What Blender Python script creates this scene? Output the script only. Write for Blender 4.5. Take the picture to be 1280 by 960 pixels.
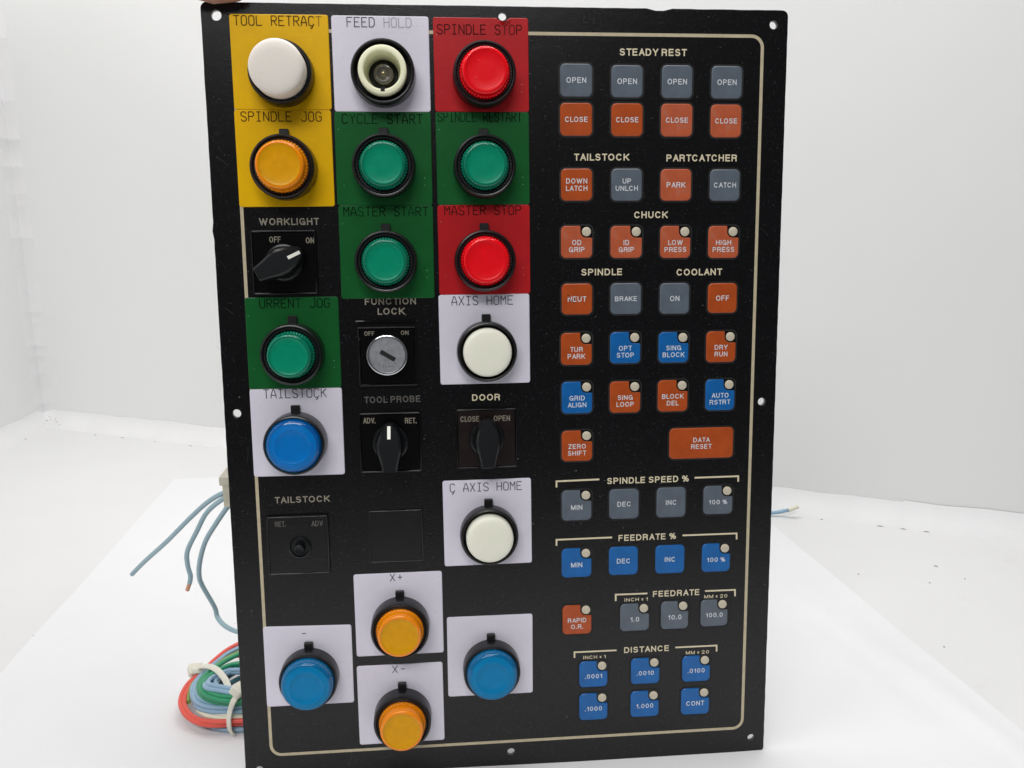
import bpy, bmesh, math, random
from mathutils import Vector, Matrix
random.seed(7)
scene = bpy.context.scene
for o in list(bpy.data.objects): bpy.data.objects.remove(o)
COL = scene.collection

# ---------------------------------------------------------------- camera, world, lamps, exposure
cam_data = bpy.data.cameras.new('camera'); cam = bpy.data.objects.new('camera', cam_data); COL.objects.link(cam)
cam_data.sensor_width = 36.0; cam_data.lens = 29.569; cam_data.clip_start = 0.01; cam_data.clip_end = 50
m = Matrix(((0.996262, 0.022551, -0.083385), (-0.086324, 0.22487, -0.970557), (-0.003137, 0.974128, 0.225976))).to_4x4()
m.translation = (0.10172, -0.37562, 0.28907)
cam.matrix_world = m
scene.camera = cam
scene.render.resolution_x = 1024; scene.render.resolution_y = 768

world = bpy.data.worlds.new('World'); scene.world = world; world.use_nodes = True
wbg = world.node_tree.nodes['Background']
wbg.inputs['Color'].default_value = (0.93, 0.96, 1.0, 1); wbg.inputs['Strength'].default_value = 0.10

def area_lamp(name, loc, target, sx, sy, power, color):
    d = bpy.data.lights.new(name, 'AREA'); d.shape = 'RECTANGLE'; d.size = sx; d.size_y = sy; d.energy = power; d.color = color
    o = bpy.data.objects.new(name, d); COL.objects.link(o); o.location = loc
    o.rotation_euler = (Vector(target) - Vector(loc)).to_track_quat('-Z', 'Y').to_euler()
    return o
area_lamp('booth_lamp_overhead', (0.10, 0.10, 1.25), (0.08, 0.22, 0.0), 1.0, 0.55, 11.2, (1.0, 0.99, 0.975))
area_lamp('fill_lamp_front', (-0.15, -0.95, 1.15), (0.10, 0.35, 0.25), 0.9, 0.30, 9.0, (1.0, 0.99, 0.985))  # unseen fill lamp, added to brighten the back wall and the panel front

scene.view_settings.view_transform = 'Standard'; scene.view_settings.look = 'None'
scene.view_settings.exposure = 0.0; scene.view_settings.gamma = 1.0

# ---------------------------------------------------------------- helpers
def lin(c):
    return tuple(((v/255)/12.92 if v/255 <= 0.04045 else ((v/255+0.055)/1.055)**2.4) for v in c)
def seen(c, k=0.62):                       # base colour of a surface from how bright it reads under the booth light
    return tuple(min(0.92, v/k) for v in lin(c))
MAT = {}
def mat(name, color, rough=0.5, metal=0.0, coat=0.0, sss=0.0, var=0.0, vscale=60.0, bump=0.0, bscale=800.0, spec=0.5, trans=0.0, specks=None, dirt=None):
    if name in MAT: return MAT[name]
    m = bpy.data.materials.new(name); m.use_nodes = True; nt = m.node_tree; b = nt.nodes['Principled BSDF']
    b.inputs['Base Color'].default_value = (*color, 1); b.inputs['Roughness'].default_value = rough
    b.inputs['Metallic'].default_value = metal; b.inputs['Coat Weight'].default_value = coat; b.inputs['Coat Roughness'].default_value = 0.04
    b.inputs['Specular IOR Level'].default_value = spec; b.inputs['Transmission Weight'].default_value = trans
    if sss: b.inputs['Subsurface Weight'].default_value = sss; b.inputs['Subsurface Radius'].default_value = (1, 1, 1); b.inputs['Subsurface Scale'].default_value = 0.003
    tc = nt.nodes.new('ShaderNodeTexCoord'); src = None
    def noise(scale, detail=4, rough_=0.55):
        n = nt.nodes.new('ShaderNodeTexNoise'); n.inputs['Scale'].default_value = scale; n.inputs['Detail'].default_value = detail
        n.inputs['Roughness'].default_value = rough_; nt.links.new(tc.outputs['Object'], n.inputs['Vector']); return n
    def ramp(fac, p0, p1):
        r = nt.nodes.new('ShaderNodeMapRange'); r.inputs['From Min'].default_value = p0; r.inputs['From Max'].default_value = p1
        nt.links.new(fac, r.inputs['Value']); return r.outputs['Result']
    def mix(fac, a, bcol):
        x = nt.nodes.new('ShaderNodeMix'); x.data_type = 'RGBA'
        if hasattr(fac, 'is_output'): nt.links.new(fac, x.inputs[0])
        else: x.inputs[0].default_value = fac
        for s, v in ((x.inputs[6], a), (x.inputs[7], bcol)):
            if hasattr(v, 'is_output'): nt.links.new(v, s)
            else: s.default_value = (*v, 1)
        return x.outputs[2]
    cur = color
    if var:
        cur = mix(ramp(noise(vscale).outputs['Fac'], 0.3, 0.7), tuple(v*(1-var) for v in color), tuple(min(1, v*(1+var)) for v in color)); src = cur
    if dirt:                                # (colour, scale, threshold, amount)
        dcol, dsc, th, amt = dirt
        f = ramp(noise(dsc, 6, 0.65).outputs['Fac'], th, th+0.12)
        mm = nt.nodes.new('ShaderNodeMath'); mm.operation = 'MULTIPLY'; mm.use_clamp = True; mm.inputs[1].default_value = amt; nt.links.new(f, mm.inputs[0])
        cur = mix(mm.outputs[0], cur, dcol); src = cur
    if specks:                              # (colour, scale, radius, share)
        for scol, ssc, rad, share in specks:
            v = nt.nodes.new('ShaderNodeTexVoronoi'); v.inputs['Scale'].default_value = ssc; nt.links.new(tc.outputs['Object'], v.inputs['Vector'])
            a = nt.nodes.new('ShaderNodeMath'); a.operation = 'LESS_THAN'; a.inputs[1].default_value = rad; nt.links.new(v.outputs['Distance'], a.inputs[0])
            sep = nt.nodes.new('ShaderNodeSeparateColor'); nt.links.new(v.outputs['Color'], sep.inputs[0])
            g = nt.nodes.new('ShaderNodeMath'); g.operation = 'GREATER_THAN'; g.inputs[1].default_value = 1-share; nt.links.new(sep.outputs[0], g.inputs[0])
            mu = nt.nodes.new('ShaderNodeMath'); mu.operation = 'MULTIPLY'; nt.links.new(a.outputs[0], mu.inputs[0]); nt.links.new(g.outputs[0], mu.inputs[1])
            m3 = nt.nodes.new('ShaderNodeMath'); m3.operation = 'MULTIPLY'; nt.links.new(mu.outputs[0], m3.inputs[0]); nt.links.new(sep.outputs[1], m3.inputs[1])
            cur = mix(m3.outputs[0], cur, scol); src = cur
    if src is not None: nt.links.new(src, b.inputs['Base Color'])
    if bump:
        bn = nt.nodes.new('ShaderNodeBump'); bn.inputs['Strength'].default_value = bump; bn.inputs['Distance'].default_value = 0.0003
        nt.links.new(noise(bscale, 3).outputs['Fac'], bn.inputs['Height']); nt.links.new(bn.outputs['Normal'], b.inputs['Normal'])
    MAT[name] = m; return m

def mesh_obj(name, bm, material, parent=None, loc=(0, 0, 0), rotz=0.0, smooth=None, label=None):
    me = bpy.data.meshes.new(name); bm.normal_update(); bm.to_mesh(me); bm.free()
    for mm in (material if isinstance(material, (list, tuple)) else [material]): me.materials.append(mm)
    if smooth is not None:
        for p in me.polygons: p.use_smooth = True
        me.set_sharp_from_angle(angle=math.radians(smooth))
    o = bpy.data.objects.new(name, me); COL.objects.link(o); o.location = loc; o.rotation_euler = (0, 0, rotz)
    if parent is not None: o.parent = parent
    if label: o['label'] = label
    return o
def tag(o, label=None, cat=None, group=None, kind=None):
    if label: o['label'] = label
    if cat: o['category'] = cat
    if group: o['group'] = group
    if kind: o['kind'] = kind
    return o
MM = 0.001
def rounded_rect(w, h, r, n=5):
    pts = []
    for cx, cy, a0 in ((w/2-r, h/2-r, 0), (-w/2+r, h/2-r, 90), (-w/2+r, -h/2+r, 180), (w/2-r, -h/2+r, 270)):
        for i in range(n+1):
            a = math.radians(a0+90*i/n); pts.append((cx+r*math.cos(a), cy+r*math.sin(a)))
    return pts
def inset(pts, d):
    n = len(pts); out = []
    for i in range(n):
        p0, p1, p2 = Vector(pts[i-1]), Vector(pts[i]), Vector(pts[(i+1) % n])
        e1 = (p1-p0).normalized(); e2 = (p2-p1).normalized()
        n1 = Vector((-e1.y, e1.x)); n2 = Vector((-e2.y, e2.x))
        b = (n1+n2)/max(0.3, 1+n1.dot(n2)); out.append((p1.x+b.x*d, p1.y+b.y*d))
    return out
def plate_bm(pts, z0, z1, ch=0.2, bm=None):
    """pts CCW in mm -> chamfered solid plate"""
    bm = bm or bmesh.new(); n = len(pts)
    rings = [(pts, z0), (pts, z1-ch), (inset(pts, ch*1.2), z1)]
    vs = [[bm.verts.new((x*MM, y*MM, z*MM)) for x, y in r] for r, z in rings]
    for a, b in zip(vs, vs[1:]):
        for i in range(n): bm.faces.new((a[i], a[(i+1) % n], b[(i+1) % n], b[i]))
    bm.faces.new(vs[-1]); bm.faces.new(list(reversed(vs[0])))
    return bm
def lathe_bm(prof, segs=64, rib=None, bm=None, cx=0, cy=0, cap=True):
    """prof (r,z) mm from outside bottom to centre top; rib = (first ring, last ring, count, amplitude)"""
    bm = bm or bmesh.new(); rings = []
    for k, (r, z) in enumerate(prof):
        if r < 1e-6: rings.append([bm.verts.new((cx*MM, cy*MM, z*MM))]); continue
        ring = []
        for i in range(segs):
            a = 2*math.pi*i/segs; rr = r
            if rib and rib[0] <= k <= rib[1]: rr += rib[3]*(1 if (i*rib[2]*2//segs) % 2 else -1)
            ring.append(bm.verts.new(((cx+rr*math.cos(a))*MM, (cy+rr*math.sin(a))*MM, z*MM)))
        rings.append(ring)
    for a, b in zip(rings, rings[1:]):
        if len(a) == 1: continue
        for i in range(segs):
            j = (i+1) % segs
            if len(b) == 1: bm.faces.new((a[i], a[j], b[0]))
            else: bm.faces.new((a[i], a[j], b[j], b[i]))
    if cap and len(rings[0]) > 1: bm.faces.new(list(reversed(rings[0])))
    return bm
def box_bm(x0, x1, y0, y1, z0, z1, bm=None):
    bm = bm or bmesh.new()
    v = [bm.verts.new((x*MM, y*MM, z*MM)) for z in (z0, z1) for x, y in ((x0, y0), (x1, y0), (x1, y1), (x0, y1))]
    for f in ((3, 2, 1, 0), (4, 5, 6, 7), (0, 1, 5, 4), (1, 2, 6, 5), (2, 3, 7, 6), (3, 0, 4, 7)): bm.faces.new([v[i] for i in f])
    return bm
def smooth_path(P, sub=6):
    P = [Vector(p) for p in P]; out = []
    for i in range(len(P)-1):
        p0 = P[max(0, i-1)]; p1 = P[i]; p2 = P[i+1]; p3 = P[min(len(P)-1, i+2)]
        for k in range(sub):
            t = k/sub
            out.append(0.5*((2*p1)+(-p0+p2)*t+(2*p0-5*p1+4*p2-p3)*t*t+(-p0+3*p1-3*p2+p3)*t**3))
    out.append(P[-1]); return out
def tube_bm(P, r, segs=10, bm=None, flat=None, upv=None):
    """round tube (metres); flat=(half width, half thickness) gives a strap"""
    bm = bm or bmesh.new(); rings = []; n = len(P); u = None
    for i in range(n):
        t = (P[min(n-1, i+1)]-P[max(0, i-1)]).normalized()
        if u is None:
            u = (upv or Vector((0, 0, 1))); u = (u-t*u.dot(t))
            if u.length < 1e-4: u = Vector((1, 0, 0))-t*t.x
        u = (u-t*u.dot(t)).normalized(); w = t.cross(u)
        ring = []
        for k in range(segs):
            a = 2*math.pi*(k+0.5)/segs
            if flat:
                q = flat[0]*max(-1, min(1, 1.35*math.cos(a))), flat[1]*max(-1, min(1, 1.35*math.sin(a)))
            else: q = r*math.cos(a), r*math.sin(a)
            ring.append(bm.verts.new(P[i]+w*q[0]+u*q[1]))
        rings.append(ring)
    for a, b in zip(rings, rings[1:]):
        for k in range(segs): bm.faces.new((a[k], a[(k+1) % segs], b[(k+1) % segs], b[k]))
    bm.faces.new(list(reversed(rings[0]))); bm.faces.new(rings[-1])
    return bm

# ---- grotesque lettering drawn with a pen of constant width, turned into flat print
def _arc(cx, cy, rx, ry, a0, a1, n=None):
    n = n or max(3, int(abs(a1-a0)/18))
    return [(cx+rx*math.cos(math.radians(a0+(a1-a0)*i/n)), cy+ry*math.sin(math.radians(a0+(a1-a0)*i/n))) for i in range(n+1)]
_bowl = lambda y0, y1, x0=0.0, x1=1.0: [(x0, y1)]+_arc(x1-0.42, (y0+y1)/2, 0.42, (y1-y0)/2, 90, -90)+[(x0, y0)]
LET = {'A': (.82, [[(0,0),(.5,1),(1,0)],[(.2,.33),(.8,.33)]]), 'B': (.76, [[(0,0),(0,1)],_bowl(.52,1,0,.94),_bowl(0,.52,0,1)]),
 'C': (.84, [_arc(.5,.5,.5,.5,42,318)]), 'D': (.80, [[(0,0),(0,1)],[(0,1)]+_arc(.5,.5,.5,.5,90,-90)+[(0,0)]]), 'E': (.70, [[(1,1),(0,1),(0,0),(1,0)],[(0,.52),(.9,.52)]]),
 'F': (.66, [[(1,1),(0,1),(0,0)],[(0,.5),(.88,.5)]]), 'G': (.86, [_arc(.5,.5,.5,.5,42,335)+[(1,.1)],[(.55,.44),(1,.44),(1,0)]]), 'H': (.78, [[(0,0),(0,1)],[(1,0),(1,1)],[(0,.52),(1,.52)]]),
 'I': (.0, [[(0,0),(0,1)]]), 'J': (.62, [[(1,1),(1,.3)]+_arc(.5,.3,.5,.3,0,-180)]), 'K': (.80, [[(0,0),(0,1)],[(1,1),(0,.36)],[(.32,.57),(1,0)]]), 'L': (.64, [[(0,1),(0,0),(1,0)]]),
 'M': (.92, [[(0,0),(0,1),(.5,.05),(1,1),(1,0)]]), 'N': (.78, [[(0,0),(0,1),(1,0),(1,1)]]), 'O': (.88, [_arc(.5,.5,.5,.5,90,450)]), 'P': (.74, [[(0,0),(0,1)],_bowl(.46,1)]),
 'R': (.78, [[(0,0),(0,1)],_bowl(.5,1),[(.62,.5),(.92,.36),(.95,0)]]), 'S': (.74, [_arc(.5,.76,.46,.24,28,270)[:-1]+_arc(.5,.26,.5,.26,90,-152)]), 'T': (.72, [[(0,1),(1,1)],[(.5,1),(.5,0)]]),
 'U': (.78, [[(0,1),(0,.36)]+_arc(.5,.36,.5,.36,180,360)+[(1,1)]]), 'V': (.78, [[(0,1),(.5,0),(1,1)]]), 'W': (1.2, [[(0,1),(.26,0),(.5,.95),(.74,0),(1,1)]]), 'X': (.78, [[(0,0),(1,1)],[(0,1),(1,0)]]),
 'Y': (.78, [[(0,1),(.5,.45),(1,1)],[(.5,.45),(.5,0)]]), 'Z': (.72, [[(0,1),(1,1),(0,0),(1,0)]]), '0': (.72, [_arc(.5,.5,.5,.5,90,450)]), '1': (.42, [[(0,.74),(.75,.84),(1,1),(1,0)]]),
 '2': (.70, [_arc(.5,.72,.5,.28,170,-30)+[(0,0),(1,0)]]), '%': (1.05, [_arc(.2,.76,.2,.24,90,450,12),_arc(.8,.24,.2,.24,90,450,12),[(.25,0),(.75,1)]]), '×': (.42, [[(0,.15),(1,.7)],[(0,.7),(1,.15)]]), '.': (.0, [[(0,-.04),(0,.06)]])}
def pen_path(bm, pts, w, z):
    P_ = [Vector(p) for p in pts]; n = len(P_)
    for i in range(1, n-1):                # very sharp corners are drawn as two overlapping strokes
        a, b = (P_[i]-P_[i-1]), (P_[i+1]-P_[i])
        if a.length > 1e-6 and b.length > 1e-6 and a.normalized().dot(b.normalized()) < -0.15:
            pen_path(bm, pts[:i+1], w, z); pen_path(bm, pts[i:], w, z+0.002); return
    closed = n > 4 and (P_[0]-P_[-1]).length < 1e-4
    closed = n > 4 and (P_[0]-P_[-1]).length < 1e-4
    if closed: P_ = P_[:-1]; n -= 1
    L_, R_ = [], []
    for i in range(n):
        if closed: e1 = (P_[i]-P_[i-1]).normalized(); e2 = (P_[(i+1) % n]-P_[i]).normalized()
        else:
            e2 = (P_[i+1]-P_[i]).normalized() if i < n-1 else None; e1 = (P_[i]-P_[i-1]).normalized() if i else e2; e2 = e2 or e1
        n1 = Vector((-e1.y, e1.x)); n2 = Vector((-e2.y, e2.x)); b_ = (n1+n2)/max(.42, 1+n1.dot(n2))*w/2; p = P_[i]
        if not closed and i == 0: p = p-e1*w*0.5*ENDCAP
        if not closed and i == n-1: p = p+e2*w*0.5*ENDCAP
        L_.append(bm.verts.new(((p.x+b_.x)*MM, (p.y+b_.y)*MM, z*MM))); R_.append(bm.verts.new(((p.x-b_.x)*MM, (p.y-b_.y)*MM, z*MM)))
    for i in range(n if closed else n-1):
        j = (i+1) % n; bm.faces.new((R_[i], R_[j], L_[j], L_[i]))
ENDCAP = 1.0
def print_text(name, body, material, parent, x, y, z, width, cap, pen=0.17, lines_gap=None, label=None, track=0.24, limit=False):
    """flat printed words centred on x,y (mm); cap = capital height; width None keeps natural proportions"""
    bm = bmesh.new(); rows = body.split('|'); k_ = 0
    for k, rt in enumerate(rows):
        t = pen*cap; H = cap-t; adv = []; cur = 0.0
        for ch in rt:
            if ch == ' ': cur += 0.34*cap; continue
            w = LET[ch][0]*cap*0.98; w = max(0, w-t) if LET[ch][0] else 0
            adv.append((ch, cur+t/2, w)); cur += w+t+track*cap*(0.55 if ch in 'TAVLY' else 1.25 if ch in '.012' else 1.0)*0.8
        total = adv[-1][1]+adv[-1][2]+t/2; sx = 1.0
        if width and len(rows) == 1 and not limit: sx = width/total
        elif width: sx = min(1.0, width/total)
        ox = x-total*sx/2; oy = y+((len(rows)-1)/2-k)*(lines_gap or cap*1.5)-cap/2+t/2
        for ch, cx_, w in adv:
            for st in LET[ch][1]:
                pen_path(bm, [(ox+(cx_+px_*w)*sx, oy+py_*H) for px_, py_ in st], t, z+0.004*(k_ % 6)); k_ += 1
    return mesh_obj(name, bm, material, parent, label=label)

# ---- plotter stencil lettering for the stickers (single strokes on a 4 x 6 cell)
G = {'A': [[(0,0),(0,2),(1.6,6),(2.4,6),(4,2),(4,0)],[(0,2),(4,2)]], 'C': [[(4,5),(3,6),(1,6),(0,5),(0,1),(1,0),(3,0),(4,1)]],
 'Ç': [[(4,5),(3,6),(1,6),(0,5),(0,1),(1,0),(3,0),(4,1)],[(2,0),(2.9,-0.7),(2.2,-1.6),(1.4,-1.5)]],
 'D': [[(0,0),(0,6),(2.6,6),(4,4.6),(4,1.4),(2.6,0),(0,0)]], 'E': [[(4,6),(0,6),(0,0),(4,0)],[(0,3.1),(3,3.1)]], 'F': [[(4,6),(0,6),(0,0)],[(0,3.1),(3,3.1)]],
 'G': [[(4,5),(3,6),(1,6),(0,5),(0,1),(1,0),(3,0),(4,1),(4,2.8),(2.4,2.8)]], 'H': [[(0,0),(0,6)],[(4,0),(4,6)],[(0,3.1),(4,3.1)]],
 'I': [[(2,0),(2,6)],[(0.6,0),(3.4,0)],[(0.6,6),(3.4,6)]], 'J': [[(4,6),(4,1),(3,0),(1,0),(0,1)],[(2.6,6),(4,6)]], 'K': [[(0,0),(0,6)],[(4,6),(0,2.6)],[(1.3,3.6),(4,0)]],
 'L': [[(0,6),(0,0),(4,0)]], 'M': [[(0,0),(0,6),(2,3),(4,6),(4,0)]], 'N': [[(0,0),(0,6),(4,0),(4,6)]], 'O': [[(1,0),(0,1),(0,5),(1,6),(3,6),(4,5),(4,1),(3,0),(1,0)]],
 'P': [[(0,0),(0,6),(3,6),(4,5),(4,4),(3,3),(0,3)]], 'R': [[(0,0),(0,6),(3,6),(4,5),(4,4),(3,3),(0,3)],[(1.6,3),(4,0)]],
 'S': [[(4,5),(3,6),(1,6),(0,5),(0,4.2),(1,3.3),(3,2.7),(4,1.8),(4,1),(3,0),(1,0),(0,1)]], 'T': [[(0,6),(4,6)],[(2,6),(2,0)]],
 'U': [[(0,6),(0,1),(1,0),(3,0),(4,1),(4,6)]], 'X': [[(0,0),(4,6)],[(0,6),(4,0)]], 'Y': [[(0,6),(2,3),(4,6)],[(2,3),(2,0)]], '+': [[(0.3,3),(3.7,3)],[(2,1.2),(2,4.8)]], '-': [[(0.5,3),(3.5,3)]]}
def stencil_bm(text, x, y, width, cap, z, pen=0.36, ymax=None, jitter=0.0, faded=(), rnd=None):
    bm = bmesh.new(); n = len(text); adv = 5.8 if n > 2 else 6.6; total = adv*(n-1)+4; sx = width/total; sy = cap/6
    for k, ch in enumerate(text):
        if ch == ' ' : continue
        for st in G[ch]:
            for a, b in zip(st, st[1:]):
                P_ = []
                for p in (a, b):
                    P_.append([x-width/2+(adv*k+p[0])*sx, y-cap/2+p[1]*sy])
                (x0, y0), (x1, y1) = P_
                if ymax is not None:
                    if y0 > ymax and y1 > ymax: continue
                    if y0 > ymax: t = (ymax-y1)/(y0-y1); x0 = x1+(x0-x1)*t; y0 = ymax
                    if y1 > ymax: t = (ymax-y0)/(y1-y0); x1 = x0+(x1-x0)*t; y1 = ymax
                if jitter and random.random() < jitter: continue
                d = Vector((x1-x0, y1-y0)); L = d.length
                if L < 0.02: continue
                d /= L; nrm = Vector((-d.y, d.x)); e = pen/2
                c = [Vector((x0, y0))-d*e*0.7-nrm*e, Vector((x1, y1))+d*e*0.7-nrm*e, Vector((x1, y1))+d*e*0.7+nrm*e, Vector((x0, y0))-d*e*0.7+nrm*e]
                zz = z+0.0015*(len(bm.faces) % 9)
                f = bm.faces.new([bm.verts.new((q.x*MM, q.y*MM, zz*MM)) for q in c])
                f.material_index = 1 if k in faded else 0
    return bm

# ---------------------------------------------------------------- measured layout (panel parts in mm on the panel face; wires in metres)
KEYS=[
 (166.59,338.98,14.9,14.52,'grey','OPEN',False),
 (190.37,338.62,14.68,14.24,'grey','OPEN',False),
 (214.01,338.61,14.44,14.68,'grey','OPEN',False),
 (237.7,338.51,14.59,14.57,'grey','OPEN',False),
 (166.59,321.51,14.99,14.71,'orange','CLOSE',False),
 (190.52,321.42,14.77,14.79,'orange','CLOSE',False),
 (214.12,321.32,14.92,14.86,'orange','CLOSE',False),
 (237.76,321.03,14.68,14.94,'orange','CLOSE',False),
 (166.78,291.96,14.77,14.66,'orange','DOWN|LATCH',False),
 (190.58,291.89,14.54,14.73,'grey','UP|UNLCH',False),
 (214.24,291.74,14.69,14.63,'orange','PARK',False),
 (237.94,291.58,14.45,14.51,'grey','CATCH',False),
 (166.79,265.51,14.91,14.94,'orange','OD|GRIP',True),
 (190.62,265.31,15.07,15.01,'orange','ID|GRIP',True),
 (214.4,265.11,14.63,15.09,'orange','LOW|PRESS',True),
 (237.93,264.91,14.78,15.17,'orange','HIGH|PRESS',True),
 (166.98,238.64,14.67,14.65,'orange','NEUT',False),
 (190.65,238.5,14.82,14.73,'grey','BRAKE',False),
 (214.46,238.27,14.38,14.61,'grey','ON',False),
 (238.1,238.13,14.32,14.3,'orange','OFF',False),
 (166.69,214.76,14.99,15.48,'orange','TUR|PARK',True),
 (190.55,214.89,14.75,15.16,'blue','OPT|STOP',True),
 (214.36,214.63,14.7,14.85,'blue','SING|BLOCK',True),
 (237.99,214.48,14.63,15.12,'orange','DRY|RUN',True),
 (166.99,191.06,14.92,15.53,'blue','GRID|ALIGN',True),
 (190.66,190.78,15.06,15.42,'orange','SING|LOOP',True),
 (214.35,190.81,14.81,15.49,'orange','BLOCK|DEL',True),
 (238.08,190.73,14.56,15.37,'blue','AUTO|RSTRT',True),
 (166.99,167.16,15.04,15.19,'orange','ZERO|SHIFT',True),
 (229.22,166.76,32.28,15.38,'orange','DATA|RESET',False),
 (166.8,137.18,14.79,15.3,'grey','MIN',True),
 (190.6,137.05,14.74,15.17,'grey','DEC',False),
 (214.42,137.03,14.67,15.24,'grey','INC',False),
 (238.36,137.42,14.81,14.49,'grey','100 %',True),
 (166.8,107.61,14.93,14.98,'blue','MIN',True),
 (190.53,107.66,14.67,14.63,'blue','DEC',False),
 (214.29,107.51,14.82,14.71,'blue','INC',False),
 (238.06,107.37,14.55,14.78,'blue','100 %',True),
 (167.01,77.75,14.68,15.29,'orange','RAPID|O.R.',True),
 (196.55,77.61,14.86,14.52,'grey','1.0',True),
 (217.25,77.79,14.15,14.79,'grey','10.0',True),
 (237.82,78.0,14.06,14.2,'grey','100.0',True),
 (175.47,48.14,14.46,13.87,'blue','.0001',True),
 (202.36,48.42,14.83,13.95,'blue','.0010',True),
 (229.01,48.29,14.56,14.02,'blue','.0100',True),
 (175.52,30.48,14.55,14.48,'blue','.1000',True),
 (202.26,30.46,14.7,14.11,'blue','1.000',True),
 (228.85,30.36,14.86,14.41,'blue','CONT',True),
]
HEADINGS=[
 ('STEADY REST',202.65,351.68,31.62),
 ('TAILSTOCK',178.69,304.54,26.16),
 ('PARTCATCHER',226.56,304.17,34.05),
 ('CHUCK',202.46,277.94,16.23),
 ('SPINDLE',178.92,251.3,19.71),
 ('COOLANT',226.53,250.76,22.47),
 ('SPINDLE SPEED %',202.69,148.9,41.22),
 ('FEEDRATE %',202.65,119.47,29.38),
 ('FEEDRATE',217.89,89.4,24.06),
 ('INCH × 1',197.27,86.94,11.94),
 ('MM × 20',238.55,86.75,12.14),
 ('DISTANCE',202.95,60.11,23.31),
 ('INCH × 1',176.06,57.19,11.54),
 ('MM × 20',229.57,56.99,12.21),
 ('WORKLIGHT',33.82,275.84,26.99),
 ('FUNCTION',78.68,238.86,23.8),
 ('LOCK',78.91,234.18,12.67),
 ('TOOL PROBE',78.19,192.33,26.46),
 ('DOOR',122.86,192.22,13.48),
 ('TAILSTOCK',33.88,144.79,26.02),
]
BRACKETS=[[(156.86, 146.57), (156.87, 149.6), (178.17, 149.91)], [(226.23, 149.15), (248.54, 149.24), (248.62, 146.36)], [(156.76, 116.73), (156.77, 119.82), (184.76, 119.96)], [(220.66, 119.6), (248.54, 119.56), (248.63, 116.41)], [(186.81, 86.57), (186.78, 89.96), (203.01, 89.86)], [(232.84, 89.78), (248.52, 89.72), (248.62, 86.29)], [(165.78, 57.3), (165.78, 60.31), (187.4, 60.26)], [(217.97, 60.2), (239.61, 60.17), (239.69, 56.9)]]
STENCILS=[
 ('TOOL RETRAÇT',33.05,363.25,37.97),
 ('FEED HOLD',77.52,363.13,28.42),
 ('SPINDLE STOP',122.48,360.59,38.08),
 ('SPINDLE JOG',32.64,322.26,35.37),
 ('CYCLE START',77.6,321.37,36.08),
 ('SPINDLE RESTART',122.05,322.42,38.24),
 ('MASTER START',77.93,280.1,38.46),
 ('MASTER STOP',122.69,280.41,35.47),
 ('URRENT JOG',34.62,238.56,31.75),
 ('AXIS HOME',121.85,238.62,28.79),
 ('TAILSTOÇK',32.86,196.3,28.88),
 ('Ç AXIS HOME',122.2,148.14,34.8),
 ('-',31.62,77.26,2.32),
 ('X+',77.46,103.99,5.84),
 ('X-',77.43,56.24,6.34),
]
SWITCH_TEXT=[
 ('OFF',27.31,267.76,5.04),
 ('ON',43.0,267.27,3.63),
 ('ADV.',67.1,182.55,5.66),
 ('RET.',86.63,182.04,5.33),
 ('CLOSE',114.79,182.07,8.86),
 ('OPEN',130.26,182.06,7.76),
 ('RET.',23.15,133.27,4.9),
 ('ADV',40.57,133.01,5.32),
 ('OFF',68.52,224.01,4.66),
 ('ON',84.97,224.1,3.56),
]
WIRE_A=[(-0.0025, 0.03, 0.1432), (-0.0087, 0.032, 0.1414), (-0.0188, 0.04, 0.1338), (-0.0316, 0.05, 0.1213), (-0.0472, 0.06, 0.1052), (-0.0635, 0.07, 0.0897), (-0.0731, 0.075, 0.0799)]
WIRE_B=[(-0.002, 0.028, 0.1426), (-0.0082, 0.03, 0.1392), (-0.018, 0.036, 0.1302), (-0.0248, 0.04, 0.119), (-0.0322, 0.045, 0.1058), (-0.0335, 0.047, 0.097), (-0.0329, 0.048, 0.0904), (-0.0337, 0.048, 0.086)]
WIRE_B_TIP=[(-0.0337, 0.048, 0.086), (-0.0353, 0.048, 0.082)]
WIRE_C=[(-0.0001, 0.026, 0.1412), (-0.005, 0.027, 0.1364), (-0.0128, 0.03, 0.1257), (-0.0194, 0.034, 0.1154), (-0.0242, 0.038, 0.1033), (-0.0266, 0.042, 0.093), (-0.0265, 0.046, 0.0849), (-0.0226, 0.05, 0.0707), (-0.0215, 0.05, 0.0646), (-0.0167, 0.045, 0.0621), (-0.0093, 0.04, 0.061), (-0.0003, 0.035, 0.0622)]
CONN=[(-0.0048, 0.016, 0.1541), (0.0047, 0.016, 0.1554), (0.0035, 0.016, 0.14), (-0.0038, 0.016, 0.1427)]
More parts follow.
